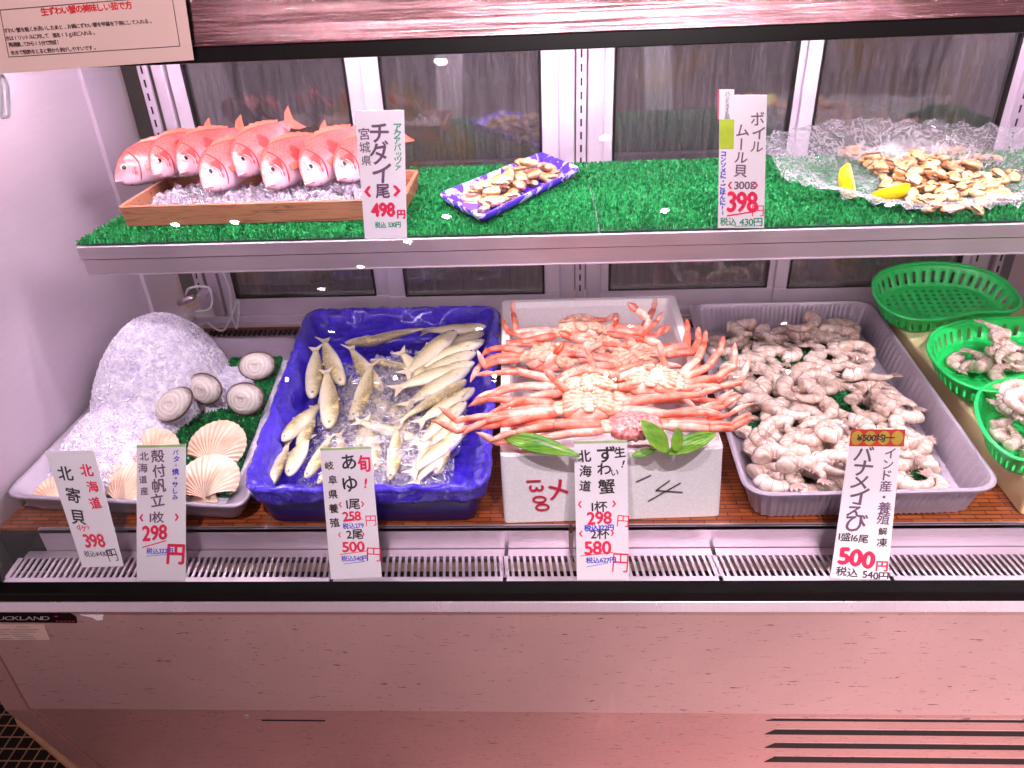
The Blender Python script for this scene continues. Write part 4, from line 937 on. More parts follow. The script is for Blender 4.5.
# ice heap
def iceh(x, y):
    d = math.hypot((x+1.01)/.148, (y-1.66)/.25); h = .215*max(0, 1-d*d)**.75 if d < 1 else 0
    d2 = math.hypot((x+1.02)/.125, (y-1.45)/.24); h = max(h, .085*max(0, 1-d2*d2)**.7 if d2 < 1 else 0)
    d3 = math.hypot((x+.88)/.10, (y-1.68)/.12); h = max(h, .035*max(0, 1-d3*d3)**.7 if d3 < 1 else 0)
    return h
mb = MB(); ir = random.Random(21)
def icf(u, v):
    x = XL+.014+u*.44; y = 1.22+v*.68; h = iceh(x, y); return Vector((x, y, zi+h+(.010*mnoise.noise(Vector((x*45, y*45, 1)))+.006*mnoise.noise(Vector((x*120, y*120, 4))) if h > .004 else -.004)))
mb.grid(icf, 110, 170)
k = 0
while k < 9000:
    x, y = XL+.02+ir.random()*.42, 1.23+ir.random()*.66; h = iceh(x, y)
    if h < .006 and ir.random() > .03: continue
    if x < XL+.02: continue
    r = ir.uniform(.0022, .0048); e = Euler((ir.uniform(0, 6), ir.uniform(0, 6), ir.uniform(0, 6))).to_matrix()
    P = [Vector(q) for q in ((1, 0, 0), (-1, 0, 0), (0, 1, 0), (0, -1, 0), (0, 0, 1), (0, 0, -1))]
    c_ = Vector((x, y, zi+h+.002+ir.uniform(-.001, .003))); mb.add([c_+e @ (q*r*ir.uniform(.5, 1.3)) for q in P], [(0, 2, 4), (2, 1, 4), (1, 3, 4), (3, 0, 4), (2, 0, 5), (1, 2, 5), (3, 1, 5), (0, 3, 5)]); k += 1
o = mb.build('ice_heap', M['ice']); tag(o, 'big heap of crushed white ice in the tray at far left', 'ice', kind='stuff')
def clam_half(sgn, a=.036, b=.028, c=.014):
    def fn(u, v):
        th = 2*PI*u; r_ = v; x = a*r_*math.cos(th)*(1+.08*math.sin(th)); y = b*r_*math.sin(th)-(.12*b if 0 else 0)
        return Vector((x, y, sgn*(c*math.sqrt(max(0, 1-r_*r_))*(1+.18*math.sin(th))+.0008)+(0.0006*math.sin(r_*70) if r_ < .97 else 0)*sgn))
    m_ = MB().grid(fn, 32, 16); 
    if sgn < 0: m_.f = [q[::-1] for q in m_.f]
    return m_
clam0 = empty('surf_clam', (0, 0, 0)); clam_half(1).build('upper_shell', M['clam'], clam0, smooth=True, world=False); clam_half(-1).build('lower_shell', M['clam'], clam0, smooth=True, world=False)
MB().tube([Vector((.0362*math.cos(q)*(1+.08*math.sin(q)), .0282*math.sin(q), 0)) for q in [2*PI*k/32 for k in range(33)]], .0022, 6).build('lip', M['clam_lip'], clam0, smooth=True, world=False)
CL = [((174, 405), .075, (30, -25, 20), 1.0, 'surf clam lying flat on the ice edge, front left of the four, broad cream shell'), ((205, 389), .065, (62, 8, -18), .95, 'surf clam tipped on edge behind the flat cream one, brown ridges'), ((245, 399), .045, (55, 0, -10), 1.0, 'surf clam beside the blue bin, front right of the four'), ((257, 366), .045, (50, 0, 5), .95, 'surf clam at the back of the tray near the blue bin, furthest back')]
for i, ((px, py), dz, rt, sc, lb) in enumerate(CL):
    o = clam0 if i == 0 else copy_tree(clam0); o.location = PZ(px, py, zi+dz); o.rotation_euler = [R(q) for q in rt]; o.scale = (sc*1.38,)*3; tag(o, lb, 'clam', 'surf clams in the left tray')
# scallops
def scal():
    root = empty('scallop', (0, 0, 0)); a = .060
    def fn(u, v, sgn=1):
        th = R(-28)+R(236)*u; rmax = a*(1-.05*abs(math.cos(th))); rib = math.cos(u*2*PI*18)
        r_ = v*rmax*(1+.012*rib*v); x = r_*math.cos(th)*1.02; y = r_*math.sin(th)+(-a*.0)
        hx, hy = 0, -a*.62   # hinge
        X = lerp(hx, rmax*math.cos(th)*1.03, v); Y = lerp(hy, rmax*math.sin(th)*.95+.0, v)
        z = sgn*(.013*math.sin(PI*min(1, v*.95+.05))**.7*(1-.25*v)+.0009*rib*min(1, v*2))*(1 if v < 1 else 0)
        X *= 1+.012*rib*(v > .9); Y *= 1+.012*rib*(v > .9)
        return Vector((X, Y, z))
    MB().grid(lambda u, v: fn(u, v, 1), 108, 10).build('upper_shell', M['scallop'], root, smooth=True, world=False)
    MB().grid(lambda u, v: fn(u, v, -.6)-Vector((0, 0, .0006)), 108, 10).build('lower_shell', M['scallop'], root, smooth=True, world=False)
    MB().hexa([(-.026, -.046, -.002), (.026, -.046, -.002), (.018, -.026, -.002), (-.018, -.026, -.002)], [(-.026, -.046, .003), (.026, -.046, .003), (.018, -.026, .005), (-.018, -.026, .005)]).build('hinge_ears', M['scallop'], root, world=False, bevel=.0015)
    return root
sc0 = scal()
SCL = [((148, 452), .028, (22, -8, 35), 1.0, 'scallop leaning against the ice behind the second price card'), ((217, 446), .032, (30, 4, -8), 1.0, 'scallop with fan ribs beside the blue bin, upper of the right pair'), ((208, 481), .022, (26, 0, 6), 1.0, 'scallop at the front right corner of the tray, behind the second price card edge'), ((133, 487), .024, (28, 0, -25), .95, 'scallop at the front rim between the first and second price cards'), ((105, 478), .024, (30, 6, 20), .75, 'small scallop peeking right of the leaning first price card'), ((58, 492), .020, (20, 6, 12), .7, 'small scallop at the front left corner behind the first price card')]
for i, ((px, py), dz, rt, s_, lb) in enumerate(SCL):
    o = sc0 if i == 0 else copy_tree(sc0); o.location = PZ(px, py, zi+dz); o.rotation_euler = [R(q) for q in rt]; o.scale = (s_*1.16,)*3; tag(o, lb, 'scallop', 'scallops in the left tray')

# ------------------------------------------------------------------ blue bin with sweetfish
zb_ = .655
QB = [PZ(236, 500, zb_), PZ(487, 502, zb_), PZ(500, 306, zb_), PZ(312, 303, zb_)]
QB[0].y = max(QB[0].y, 1.137); QB[1].y = max(QB[1].y, 1.137); QB[2].y = QB[3].y = min(QB[2].y, YB-.10)
lv = [(.035, ZD+.001), (.030, ZD+.006), (.012, zb_-.03), (.010, zb_-.012), (.014, zb_-.012), (.036, ZD+.010), (.05, ZD+.008)]
o = tray_mesh(QB, lv, .05, 8, 30).build('plastic_bin', M['navy'], None, smooth=True); tag(o, 'dark blue plastic bin under the blue film liner, holding sweetfish', 'bin')
lv = [(.006, zb_-.035), (.003, zb_-.012), (-.002, zb_), (.004, zb_+.004), (.014, zb_+.003), (.024, zb_-.01), (.034, zb_-.035), (.044, ZD+.028), (.06, ZD+.016), (.10, ZD+.014)]
rings = [rquad(inset_quad(QB, d, z), max(.004, .055-d*.5), 10, 44) for d, z in lv]
ns = len(rings[0]); out = []
for i, rg_ in enumerate(rings):
    amp = (.004, .004, .003, .003, .006, .012, .014, .009, .002, 0)[i]; nr = []
    ctr = sum(rg_, Vector())/ns
    for p in rg_:
        d = (p-ctr); d.z = 0; d.normalize(); q = p+d*amp*mnoise.noise(p*28)*1.6+Vector((0, 0, amp*.8*mnoise.noise(p*40+Vector((3, 1, 7))))); nr.append(q)
    out.append(nr)
dense = []
for a, b in zip(out, out[1:]):
    for k in range(3): dense.append([p.lerp(q, k/3)+Vector((mnoise.noise(p.lerp(q, k/3)*60)*.003, mnoise.noise(p.lerp(q, k/3)*60+Vector((9, 2, 4)))*.003, .004*(.5-abs(mnoise.noise(p.lerp(q, k/3)*45))*2))) for p, q in zip(a, b)])
dense.append(out[-1]); mb = MB().loft(dense, cap=False); mb.f.append(tuple((len(dense)-1)*ns+j for j in range(ns))); mb.mi.append(0)
o = mb.build('bin_liner', M['blue'], None, smooth=True, solid=.0008); tag(o, 'wrinkled bright blue plastic film lining the bin of sweetfish', 'plastic liner')
AY = [(0, .012), (.015, .028), (.05, .052), (.10, .070), (.18, .086), (.30, .098), (.45, .100), (.60, .084), (.72, .060), (.80, .040), (.85, .032), (.86, .034)]
def make_ayu(L=.215, bend=0.03):
    r = empty('sweetfish', (0, 0, 0)); rings = fish_body(L, AY, .62, -.004, 26, 14, bend); MB().loft(rings).build('body', M['ayu'], r, smooth=True, world=False)
    for side in (-1, 1):
        h = interp(AY, .055)*L; ey = Vector((.052*L, side*h*.62*.93, h*.25)); eo = MB().blob(ey, (.0036, .0018, .0036), 0, 10, 6).build('eye', M['eye_white'], r, smooth=True, world=False)
        MB().blob(ey+Vector((0, side*.0010, 0)), (.0021, .0012, .0021), 0, 8, 6).build('pupil', M['eye_black'], eo, smooth=True, world=False)
        gp = [Vector((L*(.135-.03*abs(k/6-.5)), side*interp(AY, .13)*L*.62*math.sqrt(max(.02, 1-(.8-1.6*k/6)**2)), interp(AY, .13)*L*(.8-1.6*k/6))) for k in range(7)]
        MB().tube(gp, .0007, 5).build('gill_edge', M['ayu_fin'], r, smooth=True, world=False)
        b = Vector((.17*L, side*interp(AY, .17)*L*.6, -.003)); MB().add([b, b+Vector((.022, side*.003, -.002)), b+Vector((.018, side*.002, -.008))], [(0, 1, 2)]).build('pectoral_fin', M['ayu_fin'], r, world=False, solid=.0008)
    yb_ = bend*L*math.sin(.56*2.2)
    tb = Vector((.85*L, yb_, 0)); tp = [(0, .025*L), (.14*L, .085*L), (.08*L, 0), (.14*L, -.085*L), (0, -.025*L)]
    MB().add([tb+Vector((x, 0, z)) for x, z in tp], [(0, 1, 2), (0, 2, 4), (4, 2, 3)]).build('tail_fin', M['ayu_fin'], r, world=False, solid=.001)
    P = [(.38, .06), (.40, .115), (.50, .085), (.50, .062)]; yq = bend*L*.25
    MB().add([Vector((x*L, yq, z*L)) for x, z in P], [(0, 1, 2, 3)]).build('dorsal_fin', M['ayu_fin'], r, world=False, solid=.001)
    MB().tube([Vector((-.0005, 0, -.001)), Vector((.03*L, .009*L, -.006*L))], [.0012, .0006], 5).build('mouth', M['clam_lip'], r, world=False)
    return r
ayus = [make_ayu(), make_ayu(.215, -.05), make_ayu(.215, .1)]
# head pixel, tail pixel, height of head and tail above the bin floor, roll, label
AF = [((312, 398), (318, 338), .062, .078, 80, 'upright silver sweetfish, leftmost of the tall trio at the left wall'), ((342, 385), (320, 336), .075, .085, -75, 'upright silver sweetfish, right one of the trio at the left wall'),
      ((329, 428), (330, 372), .070, .070, 80, 'yellow-patched sweetfish hanging head down below the trio'), ((282, 441), (322, 402), .066, .060, -60, 'olive sweetfish pointing to the lower left corner of the bin'),
      ((382, 392), (340, 340), .055, .072, -70, 'sweetfish half under ice, slanting down right from the back left corner'), ((486, 326), (425, 336), .080, .070, 70, 'topmost sweetfish at the back right corner, head to the right'),
      ((456, 331), (405, 376), .092, .070, 60, 'olive-backed sweetfish with dark raised head crossing the back row'), ((484, 333), (425, 352), .066, .058, 70, 'second sweetfish from the back right corner'), ((345, 343), (432, 337), .070, .076, 75, 'long sweetfish lying along the back wall, head left'),
      ((484, 340), (408, 374), .074, .060, 75, 'third sweetfish down the right wall, head up right'), ((476, 352), (396, 386), .072, .060, 75, 'fourth sweetfish down the right wall'), ((474, 362), (390, 398), .068, .058, 70, 'fifth sweetfish down the right wall'),
      ((470, 366), (400, 412), .064, .056, 75, 'sixth sweetfish down the right wall'), ((466, 380), (404, 424), .072, .058, -70, 'yellowish sweetfish seventh down the right wall'), ((474, 388), (420, 428), .066, .054, 75, 'eighth sweetfish down the right wall'),
      ((466, 402), (418, 446), .070, .054, 70, 'ninth sweetfish down the right wall'), ((468, 416), (414, 462), .062, .052, 75, 'tenth sweetfish down the right wall'), ((464, 430), (412, 478), .060, .050, 70, 'eleventh sweetfish down the right wall'),
      ((452, 440), (416, 484), .058, .050, 75, 'last sweetfish at the front right of the ice'), ((271, 486), (286, 440), .050, .060, 75, 'sweetfish with its head in the front left corner'), ((288, 476), (310, 430), .068, .066, -70, 'sweetfish beside the front left corner, mouth dark'),
      ((306, 478), (330, 440), .062, .056, 75, 'sweetfish third from the front left corner'), ((318, 484), (352, 446), .050, .05, 70, 'sweetfish just behind the third price card'), ((352, 420), (376, 372), .054, .056, 70, 'sweetfish in the middle under the ice, upper'),
      ((356, 446), (386, 404), .048, .05, -70, 'sweetfish in the middle under the ice, lower'), ((396, 448), (404, 400), .048, .05, 75, 'sweetfish in the centre under the ice'), ((390, 480), (400, 434), .046, .05, 75, 'sweetfish near the front under the ice'), ((370, 360), (420, 372), .056, .052, 70, 'sweetfish below the back row, under the ice')]
for a_, b_, w_ in (((420, 470), (436, 420), 'front centre'), ((436, 474), (452, 424), 'front right'), ((376, 470), (366, 422), 'centre left'), ((404, 420), (366, 392), 'centre'), ((440, 398), (398, 352), 'upper centre'), ((346, 480), (340, 436), 'front, behind the price card'), ((300, 450), (312, 404), 'left side'), ((420, 440), (376, 430), 'centre right'), ((396, 372), (440, 348), 'upper right of centre')):
    AF.append((a_, b_, .046, .052, 72, 'sweetfish sunk under the wet ice, '+w_+' of the bin'))
for i, (h_, t_, zh, zt_, roll, lb) in enumerate(AF):
    a = PZ(*h_, ZD+zh+.012); b = PZ(*t_, ZD+zt_+.012); d = b-a; k = i % 3; o = ayus[k] if i < 3 else copy_tree(ayus[k])
    X = d.normalized(); up = Vector((0, 0, 1)); Y = up.cross(X).normalized(); Z = X.cross(Y)
    rot = Matrix((X, Y, Z)).transposed().to_4x4() @ Matrix.Rotation(R(roll), 4, 'X')
    s_ = max(.78, min(1.16, d.length/.195)); o.location = a; o.rotation_euler = rot.to_euler(); o.scale = (s_,)*3
    tag(o, lb, 'fish', 'sweetfish in the blue bin')
B0, B1, B2, B3 = inset_quad(QB, .06, ZD)
def inbin(r, lo=.024, hi=.052, f=1.):
    while True:
        u, v = r.random(), r.random()
        p = B0.lerp(B1, u).lerp(B3.lerp(B2, u), v)
        c_ = math.hypot((u-.56)/.42, (v-.40)/.46)
        if c_ < 1: return Vector((p.x, p.y, ZD+r.uniform(lo, hi)+.018*(1-c_)))
chips(lambda r: inbin(r, .020, .055), 2600, .005, .012, 'bin_ice', M['water_ice'], 'clear melting ice chips over the sweetfish in the blue bin', 'ice', seed=4)
# sheet of clear wrap sunk over them
def wr(u, v):
    p = B0.lerp(B1, .06+u*.88).lerp(B3.lerp(B2, .06+u*.88), .04+v*.74); e = min(u, 1-u, v, 1-v)*6; e = min(1, e)
    return Vector((p.x, p.y, ZD+.046+.030*e+.010*mnoise.noise(p*30)+.006*mnoise.noise(p*75)+.003*mnoise.noise(p*160)))
o = MB().grid(wr, 90, 110).build('clear_wrap', M['wrap'], None, smooth=True); tag(o, 'crinkled clear wrap lying over the iced sweetfish in the blue bin', 'plastic film')

# ------------------------------------------------------------------ styrofoam box with crabs
zx = .705
F0, F1 = PZ(500, 457, zx), PZ(724, 449, zx); K0, K1 = PZ(502, 301, zx), PZ(674, 293, zx)
K0.y = min(K0.y, 1.93); K1.y = K0.y+.01
Fb0, Fb1 = PZ(504, 523, ZD+.001), PZ(720, 516, ZD+.001)
top = [F0, F1, K1, K0]; bot = [Fb0, Fb1, Vector((K1.x-.012, K1.y-.012, ZD+.001)), Vector((K0.x+.012, K0.y-.012, ZD+.001))]
bxr = empty('styrofoam_box', (F0+F1)/2-Vector((0, 0, .155)), 'white styrofoam box with handwritten numbers, heaped with snow crabs', 'box')
rings = [rquad(bot, .012, 5, 4), rquad(top, .014, 5, 4), rquad([p+Vector((0, 0, .003)) for p in inset_quad(top, .003, zx)], .012, 5, 4), rquad([Vector((p.x, p.y, zx+.003)) for p in inset_quad(top, .020, zx)], .012, 5, 4), rquad(inset_quad(top, .026, zx-.012), .010, 5, 4), rquad(inset_quad(top, .034, ZD+.03), .010, 5, 4)]
mb = MB().loft(rings); mb.build('box_body', M['foam'], bxr)
s = Sheet(F0, F1, Fb1, Fb0, bxr)
s.n = (F1-F0).cross(Fb0-F0).normalized(); s.n = -s.n if s.n.y > 0 else s.n
for i, (c_, v_) in enumerate((('1', .36), ('3', .47), ('0', .64), ('0', .76))): s.ch(c_, .145+.012*i, v_, .040, 'box_red', -PI/2, 1., bold=.015, lift=.003)
s.ch('メ', .25, .50, .05, 'box_red', .3, 1., bold=.02, lift=.003)
s.stroke([(.50, .98), (.56, .98)], .002, 'box_red')
for c_ in ():pass
s2 = Sheet(s.at(.5, 0, .003), s.at(1, 0, .003), s.at(1, 1, .003), s.at(.5, 1, .003), bxr)
s2.stroke([(.22, .42), (.35, .33)], .0026, 'ink_black'); s2.stroke([(.52, .42), (.40, .56), (.64, .60)], .0026, 'ink_black'); s2.stroke([(.62, .46), (.33, .72)], .0026, 'ink_black')
s.done(); s2.done()
KR = random.Random(17)
def leg_part(root, p0, dirs, lens, rads, mats, name='leg'):
    """a jointed crab leg: each joint its own sleeve so the bends read; tip curved"""
    mb = MB(); p = Vector(p0)
    for k, (d, L, r_) in enumerate(zip(dirs, lens, rads)):
        d = Vector(d).normalized(); q = p+d*L
        if k < len(dirs)-1: mb.tube([p, p+d*L*.12, p.lerp(q, .5)+Vector((0, 0, L*.03)), q-d*L*.06, q], [r_*.74, r_*1.0, r_*.93, r_*.80, r_*.66], 7, mats[k], flat=.72)
        else:
            nx = Vector(dirs[k-1]).normalized(); side = (d-nx*d.dot(nx)); bend = Vector((0, 0, -.25))
            mb.tube([p, p+d*L*.35+bend*L*-.1, p+d*L*.7, q+bend*L*.3], [r_*.7, r_, r_*.7, r_*.12], 7, mats[k], flat=.8)
        p = q-d*L*.03
    return mb.build(name, [M['crab_belly'], M['crab'], M['crab_pale'], M['crab_tip']], root, smooth=True)
def crab(cpx, z, fwd, label, legs, back=False, scale=1., claws=()):
    """legs: list of (angle of root, [(azimuth, rise, length)...]) in degrees and metres"""
    c_ = PZ(*cpx, z); r = empty('snow_crab', c_, label, 'crab', 'snow crabs in the styrofoam box'); f = R(fwd); rot = Matrix.Rotation(f, 3, 'Z')
    a, b, h = .055*scale, .050*scale, .020*scale
    def fn(u, v):
        th = 2*PI*u; ph = -PI/2+PI*v; rr = math.cos(ph); k_ = 1+.06*math.cos(th*2)+.05*math.cos(3*th)
        bump = (.0016*mnoise.noise(Vector((math.cos(th)*rr*9, math.sin(th)*rr*9, math.sin(ph)*6)))+(.0022*max(0, math.sin(th*9)*math.sin(ph*11)) if back else 0))
        return c_+rot @ Vector(((a*k_+bump)*rr*math.cos(th), (b*k_+bump)*rr*math.sin(th), (h+bump*2)*math.sin(ph)))
    MB().grid(fn, 40, 20).build('carapace' if back else 'body', M['crab_back'] if back else M['crab_pale'], r, smooth=True)
    if back:
        mb = MB()
        for k in range(70):
            th, rr = KR.uniform(0, 2*PI), math.sqrt(KR.random())*.85; p = c_+rot @ Vector((a*rr*math.cos(th), b*rr*math.sin(th), h*math.sqrt(1-rr*rr)*.98)); s_ = KR.uniform(.0016, .0034); mb.blob(p, (s_, s_, s_*.8), 0, 6, 4)
        mb.build('tubercles', M['crab_back'], r, smooth=True)
    else:
        # underside: plates of the breast and the folded tail flap
        mb = MB()
        for k in range(5):
            for sd in (-1, 1):
                p = c_+rot @ Vector((sd*a*(.42+.03*k), b*(.62-.30*k), h*.80)); mb.blob(p, (a*.30, b*.135, h*.30), 0, 12, 8, rot @ Matrix.Rotation(sd*R(18-12*k), 3, 'Z'), .06, k)
                p = c_+rot @ Vector((sd*a*(.74), b*(.60-.31*k), h*.52)); mb.blob(p, (a*.20, b*.13, h*.42), 0, 10, 6, rot, .1, k+7)
        mb.build('breast_plates', M['crab_belly'], r, smooth=True)
        mb = MB()
        for k in range(6): mb.blob(c_+rot @ Vector((0, b*(.35-.22*k), h*(1.05-.02*k))), (a*(.13+.045*k if k < 5 else .22), b*.13, h*.22), 0, 12, 6, rot)
        mb.build('tail_flap', M['crab_belly'], r, smooth=True)
        mb = MB()
        for sd in (-1, 1):
            for k in range(3): mb.blob(c_+rot @ Vector((sd*a*(.10+.14*k), b*(.86-.05*k), h*.9)), (a*.09, b*.17, h*.3), 0, 8, 6, rot @ Matrix.Rotation(sd*R(-20), 3, 'Z'))
        mb.build('mouthparts', M['crab_belly'], r, smooth=True)
    for (ra, segs) in legs:
        q = R(ra)+f; p0 = c_+Vector((a*.85*math.cos(q), b*.85*math.sin(q), h*.1)); dirs = []; lens = []
        for az, rise, L in segs: dirs.append((math.cos(R(az))*math.cos(R(rise)), math.sin(R(az))*math.cos(R(rise)), math.sin(R(rise)))); lens.append(L*scale*(1.08 if len(lens) < 2 else 1.4))
        w = KR.uniform(.9, 1.1)*scale; leg_part(r, p0, [dirs[0]]+dirs, [.022*scale]+lens, [.0092*w, .0118*w, .0092*w, .0074*w, .0036*w], [0, KR.choice((1, 2)), 1, KR.choice((1, 2)), 3])
    for sd, az, rise in claws:
        q = R(90-sd*35)+f; p0 = c_+Vector((a*.9*math.cos(q), b*.9*math.sin(q), h*.3)); d1 = Vector((math.cos(R(az))*math.cos(R(rise)), math.sin(R(az))*math.cos(R(rise)), math.sin(R(rise)))); d2 = (d1+Vector((0, 0, .5))).normalized(); d3 = (d1*.6+Vector((-sd*.6, -.2, -.1))).normalized()
        p1 = p0+d1*.05*scale; p2 = p1+d2*.03*scale; p3 = p2+d3*.035*scale; mb = MB(); mb.tube([p0, p0.lerp(p1, .5), p1], [.006, .0085, .006], 8, 1); mb.tube([p1, p1.lerp(p2, .5), p2], [.006, .0085, .007], 8, 2); mb.tube([p2, p2.lerp(p3, .5), p3], [.007, .010, .008], 8, 2)
        w_ = d3.orthogonal().normalized()
        for e in (-1, 1): mb.tube([p3+w_*e*.004, p3+d3*.015+w_*e*.007, p3+d3*.03+w_*e*.001], [.004, .0032, .0008], 6, 3)
        mb.build('claw', [M['crab_belly'], M['crab'], M['crab_pale'], M['crab_tip']], r, smooth=True)
def fan(side, n, a0, a1, rise=(18, -4, -20), L=(.085, .075, .05), fold=0, foldz=0, jit=6):
    out = []
    for k in range(n):
        t_ = k/max(1, n-1); az = a0+(a1-a0)*t_; j = lambda s_=jit: KR.uniform(-s_, s_)
        ra = (180 if side < 0 else 0)+(az-(180 if side < 0 else 0))*1.3
        out.append((ra, [(az+j(), rise[0]+j(), L[0]*KR.uniform(.92, 1.05)), (az+fold+j(), rise[1]+j(10), L[1]*KR.uniform(.9, 1.05)), (az+fold*1.8+j(12), rise[2]+foldz+j(14), L[2]*KR.uniform(.85, 1.1))]))
    return out
crab((580, 330), .715, 10, 'snow crab lying belly up at the back of the box, furthest from the front', [(170, [(184, 0, .085), (100, 22, .06), (95, 40, .03)]), (185, [(188, -4, .075), (150, 10, .04), (110, 20, .04)]), (200, [(198, -4, .08), (188, -6, .04), (170, -20, .03)]), (0, [(-4, 0, .085), (62, 20, .065), (72, 30, .03)]), (-14, [(-10, -2, .085), (50, 10, .055), (60, 20, .03)]), (-28, [(-22, -4, .08), (30, 5, .05), (50, 15, .03)])], claws=((1, -20, 10),))
crab((549, 360), .725, -20, 'snow crab belly up at the middle left of the box', [(165, [(160, 4, .05), (215, 12, .035), (250, 10, .03)]), (180, [(178, 0, .055), (230, 0, .05), (250, -10, .04)]), (195, [(192, 2, .05), (225, 0, .035), (120, 40, .035)]), (20, [(25, 14, .06), (-20, 0, .06), (-60, -10, .04)]), (0, [(5, 4, .06), (-10, 0, .05), (-30, -20, .04)])])
crab((637, 360), .727, 30, 'snow crab belly up at the middle right of the box', [(170, [(168, 8, .07), (190, 0, .05), (215, -10, .04)]), (190, [(196, 6, .07), (215, 0, .05), (240, -10, .04)]), (5, [(10, 8, .055), (78, 12, .05), (86, 20, .035)]), (-10, [(-6, 8, .06), (70, 6, .05), (80, 14, .04)])], claws=((1, 60, 30),))
crab((586, 386), .740, 5, 'snow crab belly up in the centre of the heap', fan(-1, 4, 168, 206, (6, -2, -8), (.075, .05, .035), 8)+fan(1, 3, 26, -12, (12, -2, -10), (.065, .05, .04), -10), claws=((1, 110, 30),))
crab((652, 384), .745, -15, 'snow crab at the right, legs reaching up over the right rim', [(172, [(170, 10, .06), (200, 0, .05), (230, -10, .04)]), (20, [(44, 16, .055), (66, 10, .055), (76, 22, .035)]), (8, [(26, 14, .06), (56, 10, .06), (72, 14, .04)]), (-6, [(8, 8, .065), (36, 12, .05), (80, 30, .045)]), (-20, [(-4, 4, .07), (14, 4, .045), (60, 40, .045)])], claws=((1, 100, 20),))
crab((588, 408), .752, 0, 'snow crab near the front, long legs running left over the rim to the blue bin', fan(-1, 3, 172, 190, (4, -4, -4), (.085, .05, .035), 10)+[(190, [(190, 2, .105), (186, -6, .08), (150, 30, .035)]), (200, [(198, 0, .105), (184, -8, .085), (160, 20, .04)])]+fan(1, 4, 12, -16, (4, -3, 0), (.08, .06, .04), 8), claws=((-1, 150, 30),))
crab((634, 425), .746, 0, 'snow crab lying shell up at the front, bumpy red-brown back', fan(-1, 3, 176, 188, (2, -4, -8), (.09, .07, .045), 2)+[(204, [(190, -1, .12), (182, -5, .085), (155, 20, .035)])]+fan(1, 5, 16, -8, (3, -2, 12), (.075, .05, .04), 12), back=True, scale=.95)
crab((600, 352), .700, 0, 'snow crab buried under the others in the middle of the box', fan(-1, 4, 160, 205, (2, -2, 5), (.07, .05, .03), -10)+fan(1, 4, 24, -20, (2, -2, 5), (.07, .055, .03), 20))
crab((618, 398), .715, 0, 'snow crab mostly hidden under the front ones, legs out to both sides', fan(-1, 4, 166, 200, (2, -2, 0), (.09, .06, .04), 6)+fan(1, 4, 20, -14, (3, -2, 15), (.08, .05, .04), 18))
# leaves tucked at the front of the box
def leaf(px0, px1, z0, z1, w, label, twist=0., curl=.2, n=18):
    a = PZ(*px0, z0); b = PZ(*px1, z1); d = b-a; X = d.normalized(); S = X.cross(Vector((0, -.55, .83))).normalized(); N = S.cross(X).normalized(); L = d.length; mb = MB()
    def fn(u, v):
        t_ = v; ww = w*math.sin(PI*min(1, t_*.96+.02))**.75*(1-.35*t_); s_ = (u-.5)*2; tw = twist*(t_-.5); Sx = S*math.cos(tw)+N*math.sin(tw)
        return a+d*t_+Sx*s_*ww+N*(abs(s_)*ww*.28+L*curl*math.sin(PI*t_)+.0012*math.sin(s_*16))
    mb.grid(fn, 14, n); o = mb.build('bamboo_leaf', M['leaf'], None, smooth=True, solid=.0006); tag(o, label, 'leaf', 'bamboo leaves on the crab box'); return o
leaf((504, 437), (580, 456), zx+.046, zx+.030, .021, 'broad green leaf lying on the front rim at the left of the crab box', .5, .03)
leaf((668, 453), (641, 420), zx+.030, zx+.085, .022, 'upright green leaf beside the shell-up crab', .8, .02)
leaf((668, 454), (716, 434), zx+.026, zx+.045, .020, 'green leaf pointing right along the front rim of the crab box', -.4, .05)
leaf((676, 452), (678, 427), zx+.035, zx+.08, .013, 'dark green leaf standing between the other two at the right of the crab box', .2, .02)
leaf((632, 456), (656, 450), zx+.006, zx+.016, .010, 'small dark leaf tip under the shell-up crab', 0, .03)

# ------------------------------------------------------------------ aluminium tray of shrimp
zs_ = .632
QS = [PZ(746, 496, zs_), PZ(1003, 488, zs_), PZ(870, 300, zs_), PZ(688, 306, zs_)]
QS[1] = PZ(1006, 490, zs_)
QS[2].y = QS[3].y = min(QS[2].y, YB-.060)
lv = [(.042, ZD+.001), (.030, ZD+.006), (.022, ZD+.04), (.012, zs_-.007), (.0, zs_-.005), (-.001, zs_), (.003, zs_+.002), (.008, zs_+.001), (.011, zs_-.004), (.015, zs_-.012), (.022, ZD+.045), (.030, ZD+.010), (.05, ZD+.004)]
o = tray_mesh(QS, lv, .06, 8, 60, (1, 2, 9, 10, 11)).build('aluminium_tray', M['alu'], None, smooth=False); tag(o, 'large fluted aluminium tray full of raw shrimp right of the crab box', 'tray')
I = inset_quad(QS, .052, ZD); TP = [(q.x, q.y) for q in rquad(inset_quad(QS, .036, ZD), .03)]; TC = (sum(q.x for q in QS)/4, sum(q.y for q in QS)/4)
turf_mat(inset_quad(QS, .075, 0), ZD+.006, 14000, 'green turf mat showing between the shrimp in the aluminium tray', h=.006)
zsp = ZD+.013
pile = Pile(.3, 1.0, 1.1, 2.1, zsp); SRn = random.Random(31)
grid_ = []
rows = 12
for j in range(rows):
    n = 7
    for i in range(n):
        u, v = (i+.5+SRn.uniform(-.28, .28)+(.25 if j % 2 else -.25))/n, (j+.5+SRn.uniform(-.3, .3))/rows
        grid_.append((max(.02, min(.98, u)), max(.0, min(1., v)), j))
for j in range(36): grid_.append((SRn.uniform(.08, .92), SRn.uniform(.02, .5), -1))
